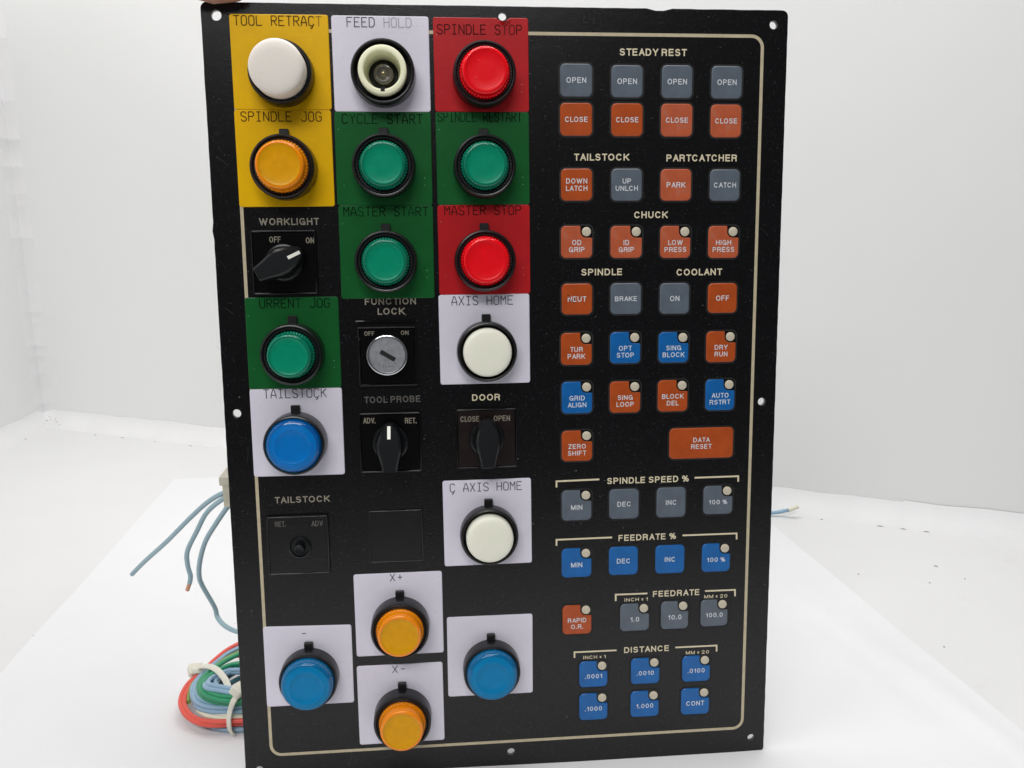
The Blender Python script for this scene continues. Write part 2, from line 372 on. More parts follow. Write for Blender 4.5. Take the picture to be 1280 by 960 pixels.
COIL=[
 ('red',[(-0.0138, 0.1161, 0.014), (-0.0215, 0.1137, 0.0135), (-0.0277, 0.1091, 0.013), (-0.0326, 0.1042, 0.0125), (-0.0368, 0.0968, 0.012), (-0.0408, 0.0889, 0.011), (-0.0449, 0.0806, 0.01), (-0.0484, 0.074, 0.009), (-0.0494, 0.0657, 0.008), (-0.0478, 0.0568, 0.0075), (-0.043, 0.0478, 0.007), (-0.037, 0.0421, 0.0065), (-0.031, 0.039, 0.006), (-0.0237, 0.0378, 0.0057), (-0.0168, 0.0384, 0.0055), (-0.009, 0.0391, 0.0052), (0.0025, 0.0391, 0.005)]),
 ('red',[(-0.0311, 0.1011, 0.01), (-0.0376, 0.0912, 0.0096), (-0.0433, 0.0834, 0.0093), (-0.0465, 0.0741, 0.0088), (-0.047, 0.0637, 0.0081), (-0.0451, 0.0552, 0.0074), (-0.0402, 0.0473, 0.0072), (-0.0331, 0.0409, 0.0075), (-0.0243, 0.0377, 0.0079), (-0.0162, 0.037, 0.0083), (-0.0081, 0.0364, 0.0086), (0.0036, 0.0351, 0.009)]),
 ('yellowgreen',[(-0.0126, 0.1095, 0.012), (-0.0198, 0.1053, 0.012), (-0.0257, 0.1001, 0.012), (-0.0314, 0.0948, 0.0117), (-0.0366, 0.088, 0.011), (-0.0418, 0.0817, 0.0102), (-0.0451, 0.0741, 0.0092), (-0.0457, 0.0668, 0.0081), (-0.0441, 0.0587, 0.007)]),
 ('blue',[(-0.0134, 0.1138, 0.013), (-0.0209, 0.1106, 0.0124), (-0.0271, 0.1063, 0.0118), (-0.0329, 0.1008, 0.0112), (-0.0372, 0.0938, 0.0108), (-0.0409, 0.0857, 0.0105), (-0.0439, 0.0752, 0.0102), (-0.044, 0.0671, 0.01), (-0.0408, 0.0571, 0.01), (-0.0354, 0.0504, 0.01), (-0.0291, 0.0468, 0.0102), (-0.0214, 0.0446, 0.0108), (-0.0103, 0.0433, 0.0114), (0.0025, 0.0417, 0.012)]),
 ('green',[(-0.0102, 0.0985, 0.016), (-0.0177, 0.0964, 0.0157), (-0.0234, 0.0933, 0.0153), (-0.0294, 0.0875, 0.015), (-0.0343, 0.08, 0.015), (-0.0381, 0.0717, 0.015), (-0.0389, 0.0638, 0.015), (-0.0363, 0.0555, 0.015), (-0.031, 0.0487, 0.015), (-0.0237, 0.0446, 0.015), (-0.0168, 0.0421, 0.0157), (-0.0104, 0.0411, 0.0163), (0.0033, 0.0395, 0.017)]),
 ('green',[(-0.0059, 0.0773, 0.018), (-0.0134, 0.0771, 0.018), (-0.0191, 0.0768, 0.018), (-0.0246, 0.076, 0.018), (-0.0286, 0.0729, 0.018), (-0.0334, 0.066, 0.018), (-0.0357, 0.0601, 0.018), (-0.0344, 0.0531, 0.018), (-0.0303, 0.0472, 0.018), (-0.023, 0.0425, 0.018), (-0.0153, 0.0399, 0.0183), (-0.009, 0.0396, 0.0187), (0.0036, 0.0386, 0.019)]),
 ('blue',[(-0.0259, 0.0728, 0.016), (-0.0296, 0.0673, 0.017), (-0.0324, 0.0621, 0.018), (-0.0331, 0.0554, 0.0195), (-0.0303, 0.0497, 0.021), (-0.0247, 0.0471, 0.021), (-0.016, 0.0438, 0.021), (-0.0094, 0.0423, 0.021), (0.0032, 0.0411, 0.021)]),
 ('blue',[(-0.0236, 0.0751, 0.015), (-0.0292, 0.067, 0.0156), (-0.0308, 0.0608, 0.0164), (-0.0278, 0.053, 0.0181), (-0.0225, 0.0481, 0.019), (-0.0162, 0.0441, 0.019), (-0.0096, 0.0426, 0.019), (0.003, 0.0419, 0.019)]),
 ('blue',[(-0.0412, 0.0604, 0.011), (-0.0381, 0.0525, 0.0117), (-0.0314, 0.0462, 0.0123), (-0.0235, 0.043, 0.013), (-0.0162, 0.0422, 0.0133), (-0.0099, 0.042, 0.0137), (0.0028, 0.041, 0.014)]),
 ('blue',[(-0.0393, 0.0545, 0.009), (-0.0348, 0.0478, 0.0098), (-0.0273, 0.0433, 0.0106), (-0.0187, 0.041, 0.0112), (-0.0096, 0.0402, 0.0116), (0.003, 0.0391, 0.012)]),
 ('paleblue',[(-0.0392, 0.0552, 0.007), (-0.0339, 0.0474, 0.0078), (-0.0266, 0.0433, 0.0086), (-0.0189, 0.0413, 0.0092), (-0.0099, 0.0406, 0.0096), (0.0028, 0.0393, 0.01)]),
 ('cream',[(-0.0361, 0.0488, 0.008), (-0.0295, 0.0428, 0.0084), (-0.0212, 0.0395, 0.0088), (-0.0156, 0.0386, 0.0092), (-0.0094, 0.0383, 0.0096), (0.0032, 0.0372, 0.01)]),
 ('blue',[(-0.0342, 0.0468, 0.002), (-0.0258, 0.0416, 0.002), (-0.019, 0.0392, 0.002), (-0.0135, 0.0384, 0.002), (-0.0095, 0.0384, 0.002), (0.0026, 0.0378, 0.002)]),
 ('teal',[(-0.0295, 0.0635, 0.012), (-0.0263, 0.0732, 0.012), (-0.0205, 0.0813, 0.012), (-0.014, 0.087, 0.012), (-0.0068, 0.09, 0.012)]),
 ('teal',[(-0.0272, 0.0632, 0.011), (-0.0228, 0.0699, 0.011), (-0.0186, 0.0746, 0.011), (-0.0125, 0.0796, 0.011), (-0.0051, 0.0806, 0.011)]),
 ('teal',[(-0.0291, 0.0722, 0.009), (-0.0263, 0.0805, 0.009), (-0.0225, 0.089, 0.009), (-0.016, 0.0957, 0.009), (-0.0087, 0.0988, 0.009)]),
]
TIE_A=[(-0.0468, 0.0837, 0.012), (-0.0424, 0.0822, 0.0163), (-0.0356, 0.0753, 0.0201), (-0.0288, 0.0661, 0.023), (-0.0232, 0.058, 0.023), (-0.0203, 0.053, 0.0219), (-0.0186, 0.0491, 0.0201), (-0.0187, 0.0477, 0.018)]
TIE_B=[(-0.0105, 0.044, 0.024), (-0.0114, 0.0394, 0.024), (-0.0133, 0.0365, 0.022), (-0.0153, 0.0367, 0.017), (-0.0162, 0.0352, 0.012), (-0.0161, 0.0351, 0.006), (-0.0148, 0.0365, 0.002)]
TIE_HEAD_A=(-0.0462, 0.0831, 0.014)
TIE_HEAD_B=(-0.011, 0.041, 0.026)
STUB=[(0.3714, 0.3178, 0.0025), (0.3962, 0.3149, 0.0035), (0.407, 0.3124, 0.006), (0.4091, 0.3091, 0.008), (0.4168, 0.3069, 0.012)]
FLECKS=[(-0.4065, 0.6152), (-0.3942, 0.6335), (-0.3177, 0.6429), (-0.2805, 0.6275), (-0.2359, 0.6067), (-0.1899, 0.5864), (0.4377, 0.3035), (0.4816, 0.2837), (0.4984, 0.2759), (0.515, 0.2682), (0.5569, 0.2505), (0.4843, 0.203), (0.463, 0.176), (0.4932, 0.1799), (0.4171, 0.1951), (0.3471, 0.025), (0.421, 0.0891), (-0.1728, 0.1578), (0.2809, 0.0222)]

# ---------------------------------------------------------------- materials
M_PANEL = mat('black_powder_coat', (0.0028, 0.0028, 0.0034), rough=0.24, bump=0.30, bscale=1900, spec=0.42, var=0.25, vscale=300,
              specks=[((0.40, 0.40, 0.37), 420, 0.09, 0.045), ((0.16, 0.16, 0.18), 900, 0.15, 0.08), ((0.035, 0.035, 0.04), 1400, 0.3, 0.2)])
M_FILM = mat('ink_cream', seen((184, 174, 148)), rough=0.5, var=0.06, vscale=400)
M_DIM = mat('ink_dim', seen((72, 70, 66)), rough=0.5, var=0.2, vscale=500)
M_MID = mat('ink_mid', seen((116, 111, 98)), rough=0.5, var=0.2, vscale=500)
M_KEYINK = mat('ink_key_white', seen((178, 182, 186)), rough=0.45, var=0.1, vscale=900)
KEYM = {'hazed orange': mat('key_orange_hazed', seen((150, 70, 40)), rough=0.45, spec=0.4, bump=0.3, bscale=2500, var=0.12, vscale=120, dirt=((0.36, 0.20, 0.16), 170, 0.56, 0.5), specks=[((0.6, 0.5, 0.45), 500, 0.12, 0.10)]),  # glare haze put into the key colour as a paler orange, with some dirt
        'orange': mat('key_orange', seen((142, 60, 20)), rough=0.30, spec=0.42, bump=0.2, bscale=2500, var=0.12, vscale=130, specks=[((0.6, 0.5, 0.45), 500, 0.12, 0.06)]),
        'grey': mat('key_grey', seen((74, 82, 91)), rough=0.30, spec=0.42, bump=0.2, bscale=2500, var=0.12, vscale=130, specks=[((0.6, 0.6, 0.6), 500, 0.12, 0.06)]),
        'blue': mat('key_blue', seen((10, 78, 136)), rough=0.30, spec=0.42, bump=0.2, bscale=2500, var=0.12, vscale=130, specks=[((0.5, 0.6, 0.7), 500, 0.12, 0.04)])}
M_RIM = mat('key_well_black', (0.004, 0.004, 0.0045), rough=0.6)
M_LED = mat('indicator_beige', seen((168, 160, 142)), rough=0.45, var=0.08, vscale=600)
M_STICK = {'yellow': mat('sticker_yellow', seen((190, 147, 0)), spec=0.25, rough=0.32, var=0.05, vscale=90, bump=0.15, bscale=700, dirt=((0.35, 0.22, 0.03), 220, 0.66, 0.35)),
           'white': mat('sticker_white', seen((190, 187, 198), 0.66), rough=0.4, var=0.03, vscale=90, bump=0.15, bscale=700, coat=0.1, dirt=((0.35, 0.33, 0.3), 260, 0.64, 0.35)),
           'red': mat('sticker_red', seen((148, 22, 26)), spec=0.3, rough=0.30, var=0.07, vscale=90, bump=0.15, bscale=700, specks=[((0.7, 0.4, 0.4), 600, 0.12, 0.06)]),
           'green': mat('sticker_green', seen((12, 72, 31)), spec=0.3, rough=0.30, var=0.08, vscale=90, bump=0.15, bscale=700, specks=[((0.3, 0.6, 0.4), 600, 0.12, 0.05)])}
M_INK = {'yellow': mat('ink_on_yellow', (0.06, 0.03, 0.01), rough=0.75, spec=0.08), 'white': mat('ink_on_white', (0.035, 0.033, 0.04), rough=0.75, spec=0.08),
         'red': mat('ink_on_red', (0.04, 0.006, 0.006), rough=0.75, spec=0.08), 'green': mat('ink_on_green', (0.001, 0.007, 0.003), rough=0.75, spec=0.08)}
M_FADE = {'yellow': mat('faded_ink_on_yellow', (0.35, 0.19, 0.02), rough=0.75, spec=0.08), 'white': mat('faded_ink_on_white', (0.42, 0.41, 0.44), rough=0.75, spec=0.08),
          'red': mat('faded_ink_on_red', (0.13, 0.012, 0.012), rough=0.75, spec=0.08), 'green': mat('faded_ink_on_green', (0.002, 0.028, 0.009), rough=0.75, spec=0.08)}
M_COLLAR = mat('collar_black', (0.007, 0.007, 0.008), rough=0.30, spec=0.5, bump=0.12, bscale=1500, var=0.3, vscale=200)
M_COLLAR_IN = mat('collar_inner_black', (0.006, 0.006, 0.007), rough=0.45)
M_SWITCH = mat('switch_black', (0.003, 0.003, 0.0035), rough=0.14, spec=0.5, bump=0.05, bscale=500)
M_SWFACE = mat('switch_face_black', (0.002, 0.002, 0.0022), rough=0.22, spec=0.25, var=0.3, vscale=200)
M_SWBROWN = mat('switch_face_brown', (0.013, 0.0075, 0.0065), rough=0.3, spec=0.4, var=0.3, vscale=200)
M_KNOB = mat('knob_black', (0.005, 0.006, 0.007), rough=0.30, spec=0.4, bump=0.15, bscale=1300)
M_MARK = mat('knob_mark_white', seen((215, 205, 190)), rough=0.4)
M_CHROME = mat('lock_chrome', (0.62, 0.62, 0.64), rough=0.16, metal=1.0)
M_STEEL = mat('lock_face_steel', (0.46, 0.47, 0.50), rough=0.42, metal=0.75, var=0.15, vscale=500, bump=0.3, bscale=1200)
M_SLOT = mat('keyway_dark', (0.004, 0.004, 0.004), rough=0.7)
LENS = {'green': ((0, 92, 70), (0, 112, 84)), 'red': ((206, 4, 16), (208, 8, 20)), 'amber': ((206, 112, 2), (182, 128, 2)),
        'blue': ((0, 70, 130), (0, 92, 156)), 'pale blue': ((0, 82, 124), (0, 100, 144))}
ML = {}
for c, (a, b_) in LENS.items():
    t = c.replace(' ', '_')
    ML[c] = (mat('lens_'+t, seen(a, 0.6), rough=0.14, coat=0.35, sss=0.4, spec=0.35),
             mat('lens_face_'+t, seen(b_, 0.6), rough=0.34, sss=0.3, spec=0.22, bump=0.10, bscale=1600, var=0.06, vscale=250, specks=[((0.75, 0.75, 0.75), 700, 0.08, 0.04)], dirt=(tuple(v*0.6 for v in seen(b_, 0.6)), 180, 0.6, 0.3)))
M_CREAM = mat('cap_cream', seen((208, 206, 190), 0.66), rough=0.42, sss=0.3, bump=0.08, bscale=900, dirt=((0.35, 0.30, 0.22), 300, 0.68, 0.4))
M_GREYCAP = mat('cap_grey_white', seen((196, 190, 182), 0.66), rough=0.42, sss=0.3, bump=0.08, bscale=900, dirt=((0.35, 0.28, 0.20), 300, 0.66, 0.4))
M_RING = mat('socket_cream', seen((205, 203, 170), 0.62), rough=0.4, sss=0.2)
M_BULB = mat('bulb_glass_dark', (0.11, 0.10, 0.085), rough=0.15, coat=0.8)
M_BRASS = mat('bulb_tip_brass', (0.45, 0.36, 0.2), rough=0.3, metal=1.0)

M_WALL = mat('booth_white_wall', (0.80, 0.805, 0.80), rough=0.75, var=0.012, vscale=4, bump=0.12, bscale=160)
M_FLOOR = mat('booth_white_floor', (0.73, 0.73, 0.728), rough=0.62, var=0.02, vscale=7, bump=0.12, bscale=220, dirt=((0.62, 0.60, 0.58), 30, 0.64, 0.35))
M_TAPE = mat('white_cove_tape', (0.765, 0.765, 0.77), rough=0.6, var=0.02, vscale=30, bump=0.2, bscale=120)
M_PAPER = mat('white_paper', (0.785, 0.785, 0.80), rough=0.6, var=0.012, vscale=12, bump=0.08, bscale=150, dirt=((0.66, 0.64, 0.63), 45, 0.67, 0.4))
M_FLECK = mat('dirt_fleck', (0.27, 0.24, 0.21), rough=0.9)
M_SKIN = mat('skin', (0.46, 0.24, 0.17), rough=0.5, sss=0.2, var=0.12, vscale=120, bump=0.3, bscale=900)
M_NAIL = mat('finger_nail', (0.62, 0.40, 0.33), rough=0.3)
WIREM = {'red': mat('wire_red', (0.75, 0.10, 0.07), rough=0.38, sss=0.1), 'blue': mat('wire_blue', (0.27, 0.42, 0.56), rough=0.38, sss=0.1),
         'paleblue': mat('wire_pale_blue', (0.33, 0.47, 0.53), rough=0.38), 'green': mat('wire_green', (0.025, 0.28, 0.13), rough=0.35),
         'yellowgreen': mat('wire_yellow_green', (0.22, 0.36, 0.08), rough=0.4), 'cream': mat('wire_cream', (0.74, 0.72, 0.58), rough=0.4),
         'teal': mat('wire_dark_teal', (0.05, 0.14, 0.17), rough=0.4), 'copper': mat('wire_copper', (0.70, 0.36, 0.24), rough=0.35, metal=0.6)}
M_TIE = mat('nylon_tie', (0.72, 0.70, 0.60), rough=0.35, sss=0.3)
M_CONN = mat('connector_nylon', (0.58, 0.55, 0.44), rough=0.45, var=0.1, vscale=200)

# ---------------------------------------------------------------- the booth
def sheet_obj(name, pts, z, material, kind='structure'):
    bm = bmesh.new(); bm.faces.new([bm.verts.new((x, y, z)) for x, y in pts]); return tag(mesh_obj(name, bm, material), kind=kind)
sheet_obj('floor', [(-1.2, -0.42), (2.2, -0.42), (2.2, 1.2), (-1.2, 1.2)], 0.0, M_FLOOR)
CR = Vector((-0.392, 0.6835)); D = (Vector((0.5824, 0.238))-CR).normalized(); NB = Vector((-D.y, D.x)); DL = Vector((-0.075, -1.0)).normalized(); NL = Vector((DL.y, -DL.x))*1.0
if NL.x > 0: NL = -NL
STR_H, STR_D = 0.018, 0.021
def wall(name, a, b, n, h, t=0.01):
    bm = bmesh.new(); q = [a, b, b+n*t, a+n*t]
    lo = [bm.verts.new((p.x, p.y, -0.005)) for p in q]; hi = [bm.verts.new((p.x, p.y, h)) for p in q]
    bm.faces.new(hi); bm.faces.new(list(reversed(lo)))
    for i in range(4): bm.faces.new((lo[i], lo[(i+1) % 4], hi[(i+1) % 4], hi[i]))
    bmesh.ops.recalc_face_normals(bm, faces=bm.faces[:]); return tag(mesh_obj(name, bm, material_for_wall), kind='structure')
material_for_wall = M_WALL
def meet(p, d, q, e):
    # intersection of p+s*d and q+t*e
    det = d.x*(-e.y)+e.x*d.y; r = q-p; s = (r.x*(-e.y)+e.x*r.y)/det; return p+d*s
WB0 = CR+NB*STR_D; WL0 = CR+NL*STR_D*0.8; WC = meet(WB0, D, WL0, DL)
wall('back_wall', WC-D*0.02, WC+D*2.4, NB, 0.85)
wall('left_wall', WC, WC+DL*1.12, NL, 0.85)

def cove(name, a, b, n, segs=40, depth=STR_D, height=STR_H, wob=0.0008):
    """folded white tape strip filling the seam between a wall and the floor"""
    bm = bmesh.new(); rings = []; d = b-a
    for i in range(segs+1):
        p = a+d*(i/segs); w = random.uniform(-wob, wob); w2 = random.uniform(-wob, wob)
        prof = [(0.0, -0.0005), (0.0012, 0.0008+0.4*abs(w2)), (depth*0.42+w, height*0.30+w2), (depth*0.80, height*0.72+w), (depth-0.0012, height+w2*1.3), (depth-0.0002, height+w2*1.3)]
        rings.append([bm.verts.new((p.x+n.x*q, p.y+n.y*q, z)) for q, z in prof])
    for r0, r1 in zip(rings, rings[1:]):
        for k in range(5): bm.faces.new((r0[k], r1[k], r1[k+1], r0[k+1]))
    bmesh.ops.recalc_face_normals(bm, faces=bm.faces[:])
    if sum(f.normal.z for f in bm.faces) < 0: bmesh.ops.reverse_faces(bm, faces=bm.faces[:])
    return mesh_obj(name, bm, M_TAPE, smooth=50)
JO = 0.985   # where the two lengths of back strip meet
tag(cove('seam_strip', CR-D*0.03, CR+D*JO, NB), 'long white tape strip along the foot of the back wall, passing behind the panel', 'tape strip')
tag(cove('seam_strip', CR+D*(JO-0.006)-NB*0.0012, CR+D*2.3-NB*0.0012, NB, depth=STR_D+0.0008, height=STR_H+0.0006), 'short white tape strip ending the foot of the back wall at far right', 'tape strip')
tag(cove('seam_strip', CR-DL*0.03, CR+DL*1.08, NL, depth=STR_D*0.8), 'white tape strip along the foot of the left wall', 'tape strip')
# upright strip in the corner, creased every few centimetres
bm = bmesh.new(); rings = []; z = 0.003; a0 = WC+D*0.026; a1 = WC+DL*0.026; dirv = (D+DL).normalized()
while z < 0.85:
    for dz, off in ((0, 0.0), (0.0012, 0.0003), (0.003, 0.0)):
        w = random.uniform(-0.0002, 0.0002)
        P5 = [a0+NB*0.002, a0.lerp(WC, 0.35)+dirv*(0.0015+w+off), WC+dirv*(0.006+w+off), a1.lerp(WC, 0.35)+dirv*(0.0015+w+off), a1+NL*0.002]
        rings.append([bm.verts.new((p.x, p.y, z+dz)) for p in P5])
    z += random.choice([0.014, 0.022, 0.031, 0.038])
for r0, r1 in zip(rings, rings[1:]):
    for k in range(4): bm.faces.new((r0[k], r0[k+1], r1[k+1], r1[k]))
bmesh.ops.recalc_face_normals(bm, faces=bm.faces[:])
tag(mesh_obj('corner_strip', bm, M_TAPE, smooth=60), 'upright creased white tape strip in the corner of the two walls', 'tape strip')

# dark flecks along the seam and on the floor
bm = bmesh.new()
def fleck(x, y, z, a, b, rot):
    n = 7; v = []
    for i in range(n):
        t = 2*math.pi*i/n; q = random.uniform(0.6, 1.1); u, w = a*q*math.cos(t), b*q*math.sin(t)
        v.append(bm.verts.new((x+u*math.cos(rot)-w*math.sin(rot), y+u*math.sin(rot)+w*math.cos(rot), z)))
    top = bm.verts.new((x, y, z+0.0006))
    for i in range(n): bm.faces.new((v[i], v[(i+1) % n], top))
sang = math.atan2(D.y, D.x)
for i, (x, y) in enumerate(FLECKS):
    seam = i < 12
    fleck(x, y, 0.0002, random.uniform(0.0015, 0.0036) if seam else 0.0009, 0.0006 if seam else 0.0005, sang+random.uniform(-.1, .1))
for k in range(9): fleck(CR.x+random.uniform(-.002, .02), CR.y+random.uniform(-.006, .01), 0.003+random.uniform(0, .012), random.uniform(.0008, .002), .0008, random.uniform(0, 3))
tag(mesh_obj('dirt', bm, M_FLECK), 'small dark flecks of dirt along the floor seams', 'dirt', kind='stuff')

# sheet of paper under the panel, with fold creases
bm = bmesh.new(); NX, NY = 110, 90; grid = []
creases = [((0.3578, 0.1449), (0.4019-0.004, -0.0121), 0.0016), ((0.371, 0.15), (0.392, 0.04), 0.0010), ((-0.165, 0.2291), (-0.1712, 0.1103), 0.0013), ((-0.055, 0.02), (-0.035, 0.045), 0.0010), ((0.345, 0.12), (0.36, 0.03), 0.0008)]
for j in range(NY+1):
    t = j/NY; y = 0.468-t*0.88; xl = -0.1735+0.006*t; xr = 0.3755+0.068*t; rowv = []
    for i in range(NX+1):
        s = i/NX
        s = s if s < .1 or s > .9 else s
        x = xl+(xr-xl)*s; z = 0.0009+0.0006*math.sin(x*21+y*9)+0.0004*math.sin(y*33-x*13)
        for (ax, ay), (bx, by), h in creases:
            A_ = Vector((ax, ay)); B_ = Vector((bx, by)); q = Vector((x, y)); e = (B_-A_); L = e.length; tt = (q-A_).dot(e)/L/L
            dd = abs((q-A_).cross(e)/L); fade = max(0.0, 1-max(0, -tt, tt-1)*3)
            z += h*fade*max(0, 1-dd/0.011)
        rowv.append(bm.verts.new((x, y, max(0.0004, z))))
    grid.append(rowv)
for j in range(NY):
    for i in range(NX): bm.faces.new((grid[j+1][i], grid[j+1][i+1], grid[j][i+1], grid[j][i]))
tag(mesh_obj('paper_sheet', bm, M_PAPER, smooth=40), 'large bright white paper sheet lying on the booth floor under the panel', 'paper sheet')

# ---------------------------------------------------------------- the control panel
LEAN = math.radians(5.0)
panel = bpy.data.objects.new('control_panel', None); COL.objects.link(panel); panel.empty_display_size = 0.05
panel.matrix_world = Matrix(((1, 0, 0, 0), (0, math.sin(LEAN), -math.cos(LEAN), 0), (0, math.cos(LEAN), math.sin(LEAN), 0.0022), (0, 0, 0, 1))) @ Matrix.Translation((0, -0.0022, 0))
tag(panel, 'black machine control panel with round push buttons and square keys, standing on white paper', 'control panel')

W_, H_ = 266.2, 370.8
def panel_plate():
    cu = bpy.data.curves.new('face_plate', 'CURVE'); cu.dimensions = '2D'; cu.fill_mode = 'BOTH'; cu.extrude = 0.0011; cu.bevel_depth = 0.0002; cu.bevel_resolution = 1
    def spline(pts):
        s = cu.splines.new('POLY'); s.points.add(len(pts)-1)
        for p, (x, y) in zip(s.points, pts): p.co = (x*MM, y*MM, 0, 1)
        s.use_cyclic_u = True
    o = [(0, 0)]
    base = [(x+W_/2, y+H_/2) for x, y in rounded_rect(W_, H_, 2.6, 6)]
    out = []; n = len(base)
    for i in range(n):
        p, q = Vector(base[i]), Vector(base[(i+1) % n]); L = (q-p).length; k = max(1, int(L/4))
        for j in range(k):
            r = p.lerp(q, j/k)
            if L > 20 and 0 < j: r += Vector((random.uniform(-.07, .07), random.uniform(-.07, .07)))
            out.append((r.x, r.y))
    nick = []
    for x, y in out:
        if abs(x-205) < 3 and y > H_-1: y -= 0.9
        if abs(y-271) < 3 and x < 1: x -= 0.5
        nick.append((x, y))
    spline(nick)
    for x, y, r in HOLES: spline([(x+r*math.cos(a*math.pi/14), y+r*math.sin(a*math.pi/14)) for a in range(28)])
    ob = bpy.data.objects.new('face_plate', cu); COL.objects.link(ob); dg = bpy.context.evaluated_depsgraph_get()
    me = bpy.data.meshes.new_from_object(ob.evaluated_get(dg)); me.name = 'face_plate'; bpy.data.objects.remove(ob); bpy.data.curves.remove(cu)
    me.materials.clear(); me.materials.append(M_PANEL)
    o = bpy.data.objects.new('face_plate', me); COL.objects.link(o); o.parent = panel; o.location = (0, 0, -0.0013); return o
HOLES = [(6.4, 365.4, 2.45), (259.6, 364.5, 2.1), (132.9, 366.6, 2.0), (5.45, 187.3, 2.2), (259.5, 186.7, 2.1), (259.5, 7.9, 2.1), (133.0, 7.8, 2.2), (6.6, 6.3, 2.1)]
plate = panel_plate()

def stroke_bm(pts, w, z, closed=False, bm=None):
    bm = bm or bmesh.new(); P_ = [Vector(p) for p in pts]; n = len(P_); L_, R_ = [], []
    for i in range(n):
        if closed: a, b = P_[i-1], P_[(i+1) % n]; e1 = (P_[i]-a).normalized(); e2 = (b-P_[i]).normalized()
        else:
            e1 = (P_[i]-P_[i-1]).normalized() if i else (P_[1]-P_[0]).normalized(); e2 = (P_[i+1]-P_[i]).normalized() if i < n-1 else e1
        n1 = Vector((-e1.y, e1.x)); n2 = Vector((-e2.y, e2.x)); b_ = (n1+n2)/max(.3, 1+n1.dot(n2))*w/2
        L_.append(bm.verts.new(((P_[i].x+b_.x)*MM, (P_[i].y+b_.y)*MM, z*MM))); R_.append(bm.verts.new(((P_[i].x-b_.x)*MM, (P_[i].y-b_.y)*MM, z*MM)))
    for i in range(n if closed else n-1):
        j = (i+1) % n; bm.faces.new((R_[i], R_[j], L_[j], L_[i]))
    return bm
bm = bmesh.new()
for k in range(26):            # hairline scratches in the paint
    x, y = random.choice([(random.uniform(150, 262), random.uniform(3, 368)), (random.uniform(2, 11), random.uniform(10, 360)), (random.uniform(15, 150), random.uniform(3, 15))])
    a = random.uniform(0, math.pi); L = random.uniform(1.5, 9)
    stroke_bm([(x, y), (min(264, x+L*.5*math.cos(a)), y+L*.5*math.sin(a)), (min(265, x+L*math.cos(a+.12)), min(369, max(1, y+L*math.sin(a+.12))))], random.uniform(.06, .12), 0.05+k*0.001, bm=bm)
mesh_obj('scratches', bm, mat('scratch_grey', (0.05, 0.05, 0.05), rough=0.4), panel)['kind'] = 'stuff'
bp = [(x+(12.9+254.4)/2, y+(359.3+13.9)/2) for x, y in rounded_rect(254.4-12.9, 359.3-13.9, 5.2, 8)]
mesh_obj('border_line', stroke_bm(bp, 1.5, 0.12, True), mat('border_cream', seen((158, 148, 124)), rough=0.5, var=0.1, vscale=300), panel)
for br in BRACKETS: mesh_obj('bracket_line', stroke_bm(br, 0.85, 0.12), M_FILM, panel)
for t, x, y, w in HEADINGS:
    small = '×' in t; mt = M_DIM if t == 'TOOL PROBE' else M_MID if (t in ('WORKLIGHT', 'FUNCTION', 'LOCK') or (t == 'TAILSTOCK' and x < 100)) else M_FILM
    print_text('heading_lettering', t, mt, panel, x, y, 0.12, w, 1.85 if small else 3.15, pen=0.165 if small else 0.18)

# ---- membrane keys
def key_outline(w, h, led):
    r = 2.3
    if not led: return rounded_rect(w, h, r, 5)
    hx, hy = w/2, h/2; lx, ly = LEDP; br = 2.85; pts = []
    pts += [(lx+br*math.cos(math.radians(a)), ly+br*math.sin(math.radians(a))) for a in range(180, 271, 15)]
    pts = [(lx-br, hy-0.35), (lx-br, ly+0.4)] + pts + [(lx+0.4, ly-br), (hx-0.35, ly-br), (hx, ly-br-0.35)]
    pts += [(hx-r+r*math.cos(math.radians(a)), -hy+r+r*math.sin(math.radians(a))) for a in range(0, -91, -18)]
    pts += [(-hx+r+r*math.cos(math.radians(a)), -hy+r+r*math.sin(math.radians(a))) for a in range(-90, -181, -18)]
    pts += [(-hx+r+r*math.cos(math.radians(a)), hy-r+r*math.sin(math.radians(a))) for a in range(180, 89, -18)]
    pts += [(lx-br-0.35, hy)]
    # wind counter-clockwise
    ar = sum(pts[i-1][0]*pts[i][1]-pts[i][0]*pts[i-1][1] for i in range(len(pts)))
    if ar < 0: pts.reverse()
    q = [pts[0]]
    for p in pts[1:]:
        if (Vector(p)-Vector(q[-1])).length > 0.02: q.append(p)
    return q
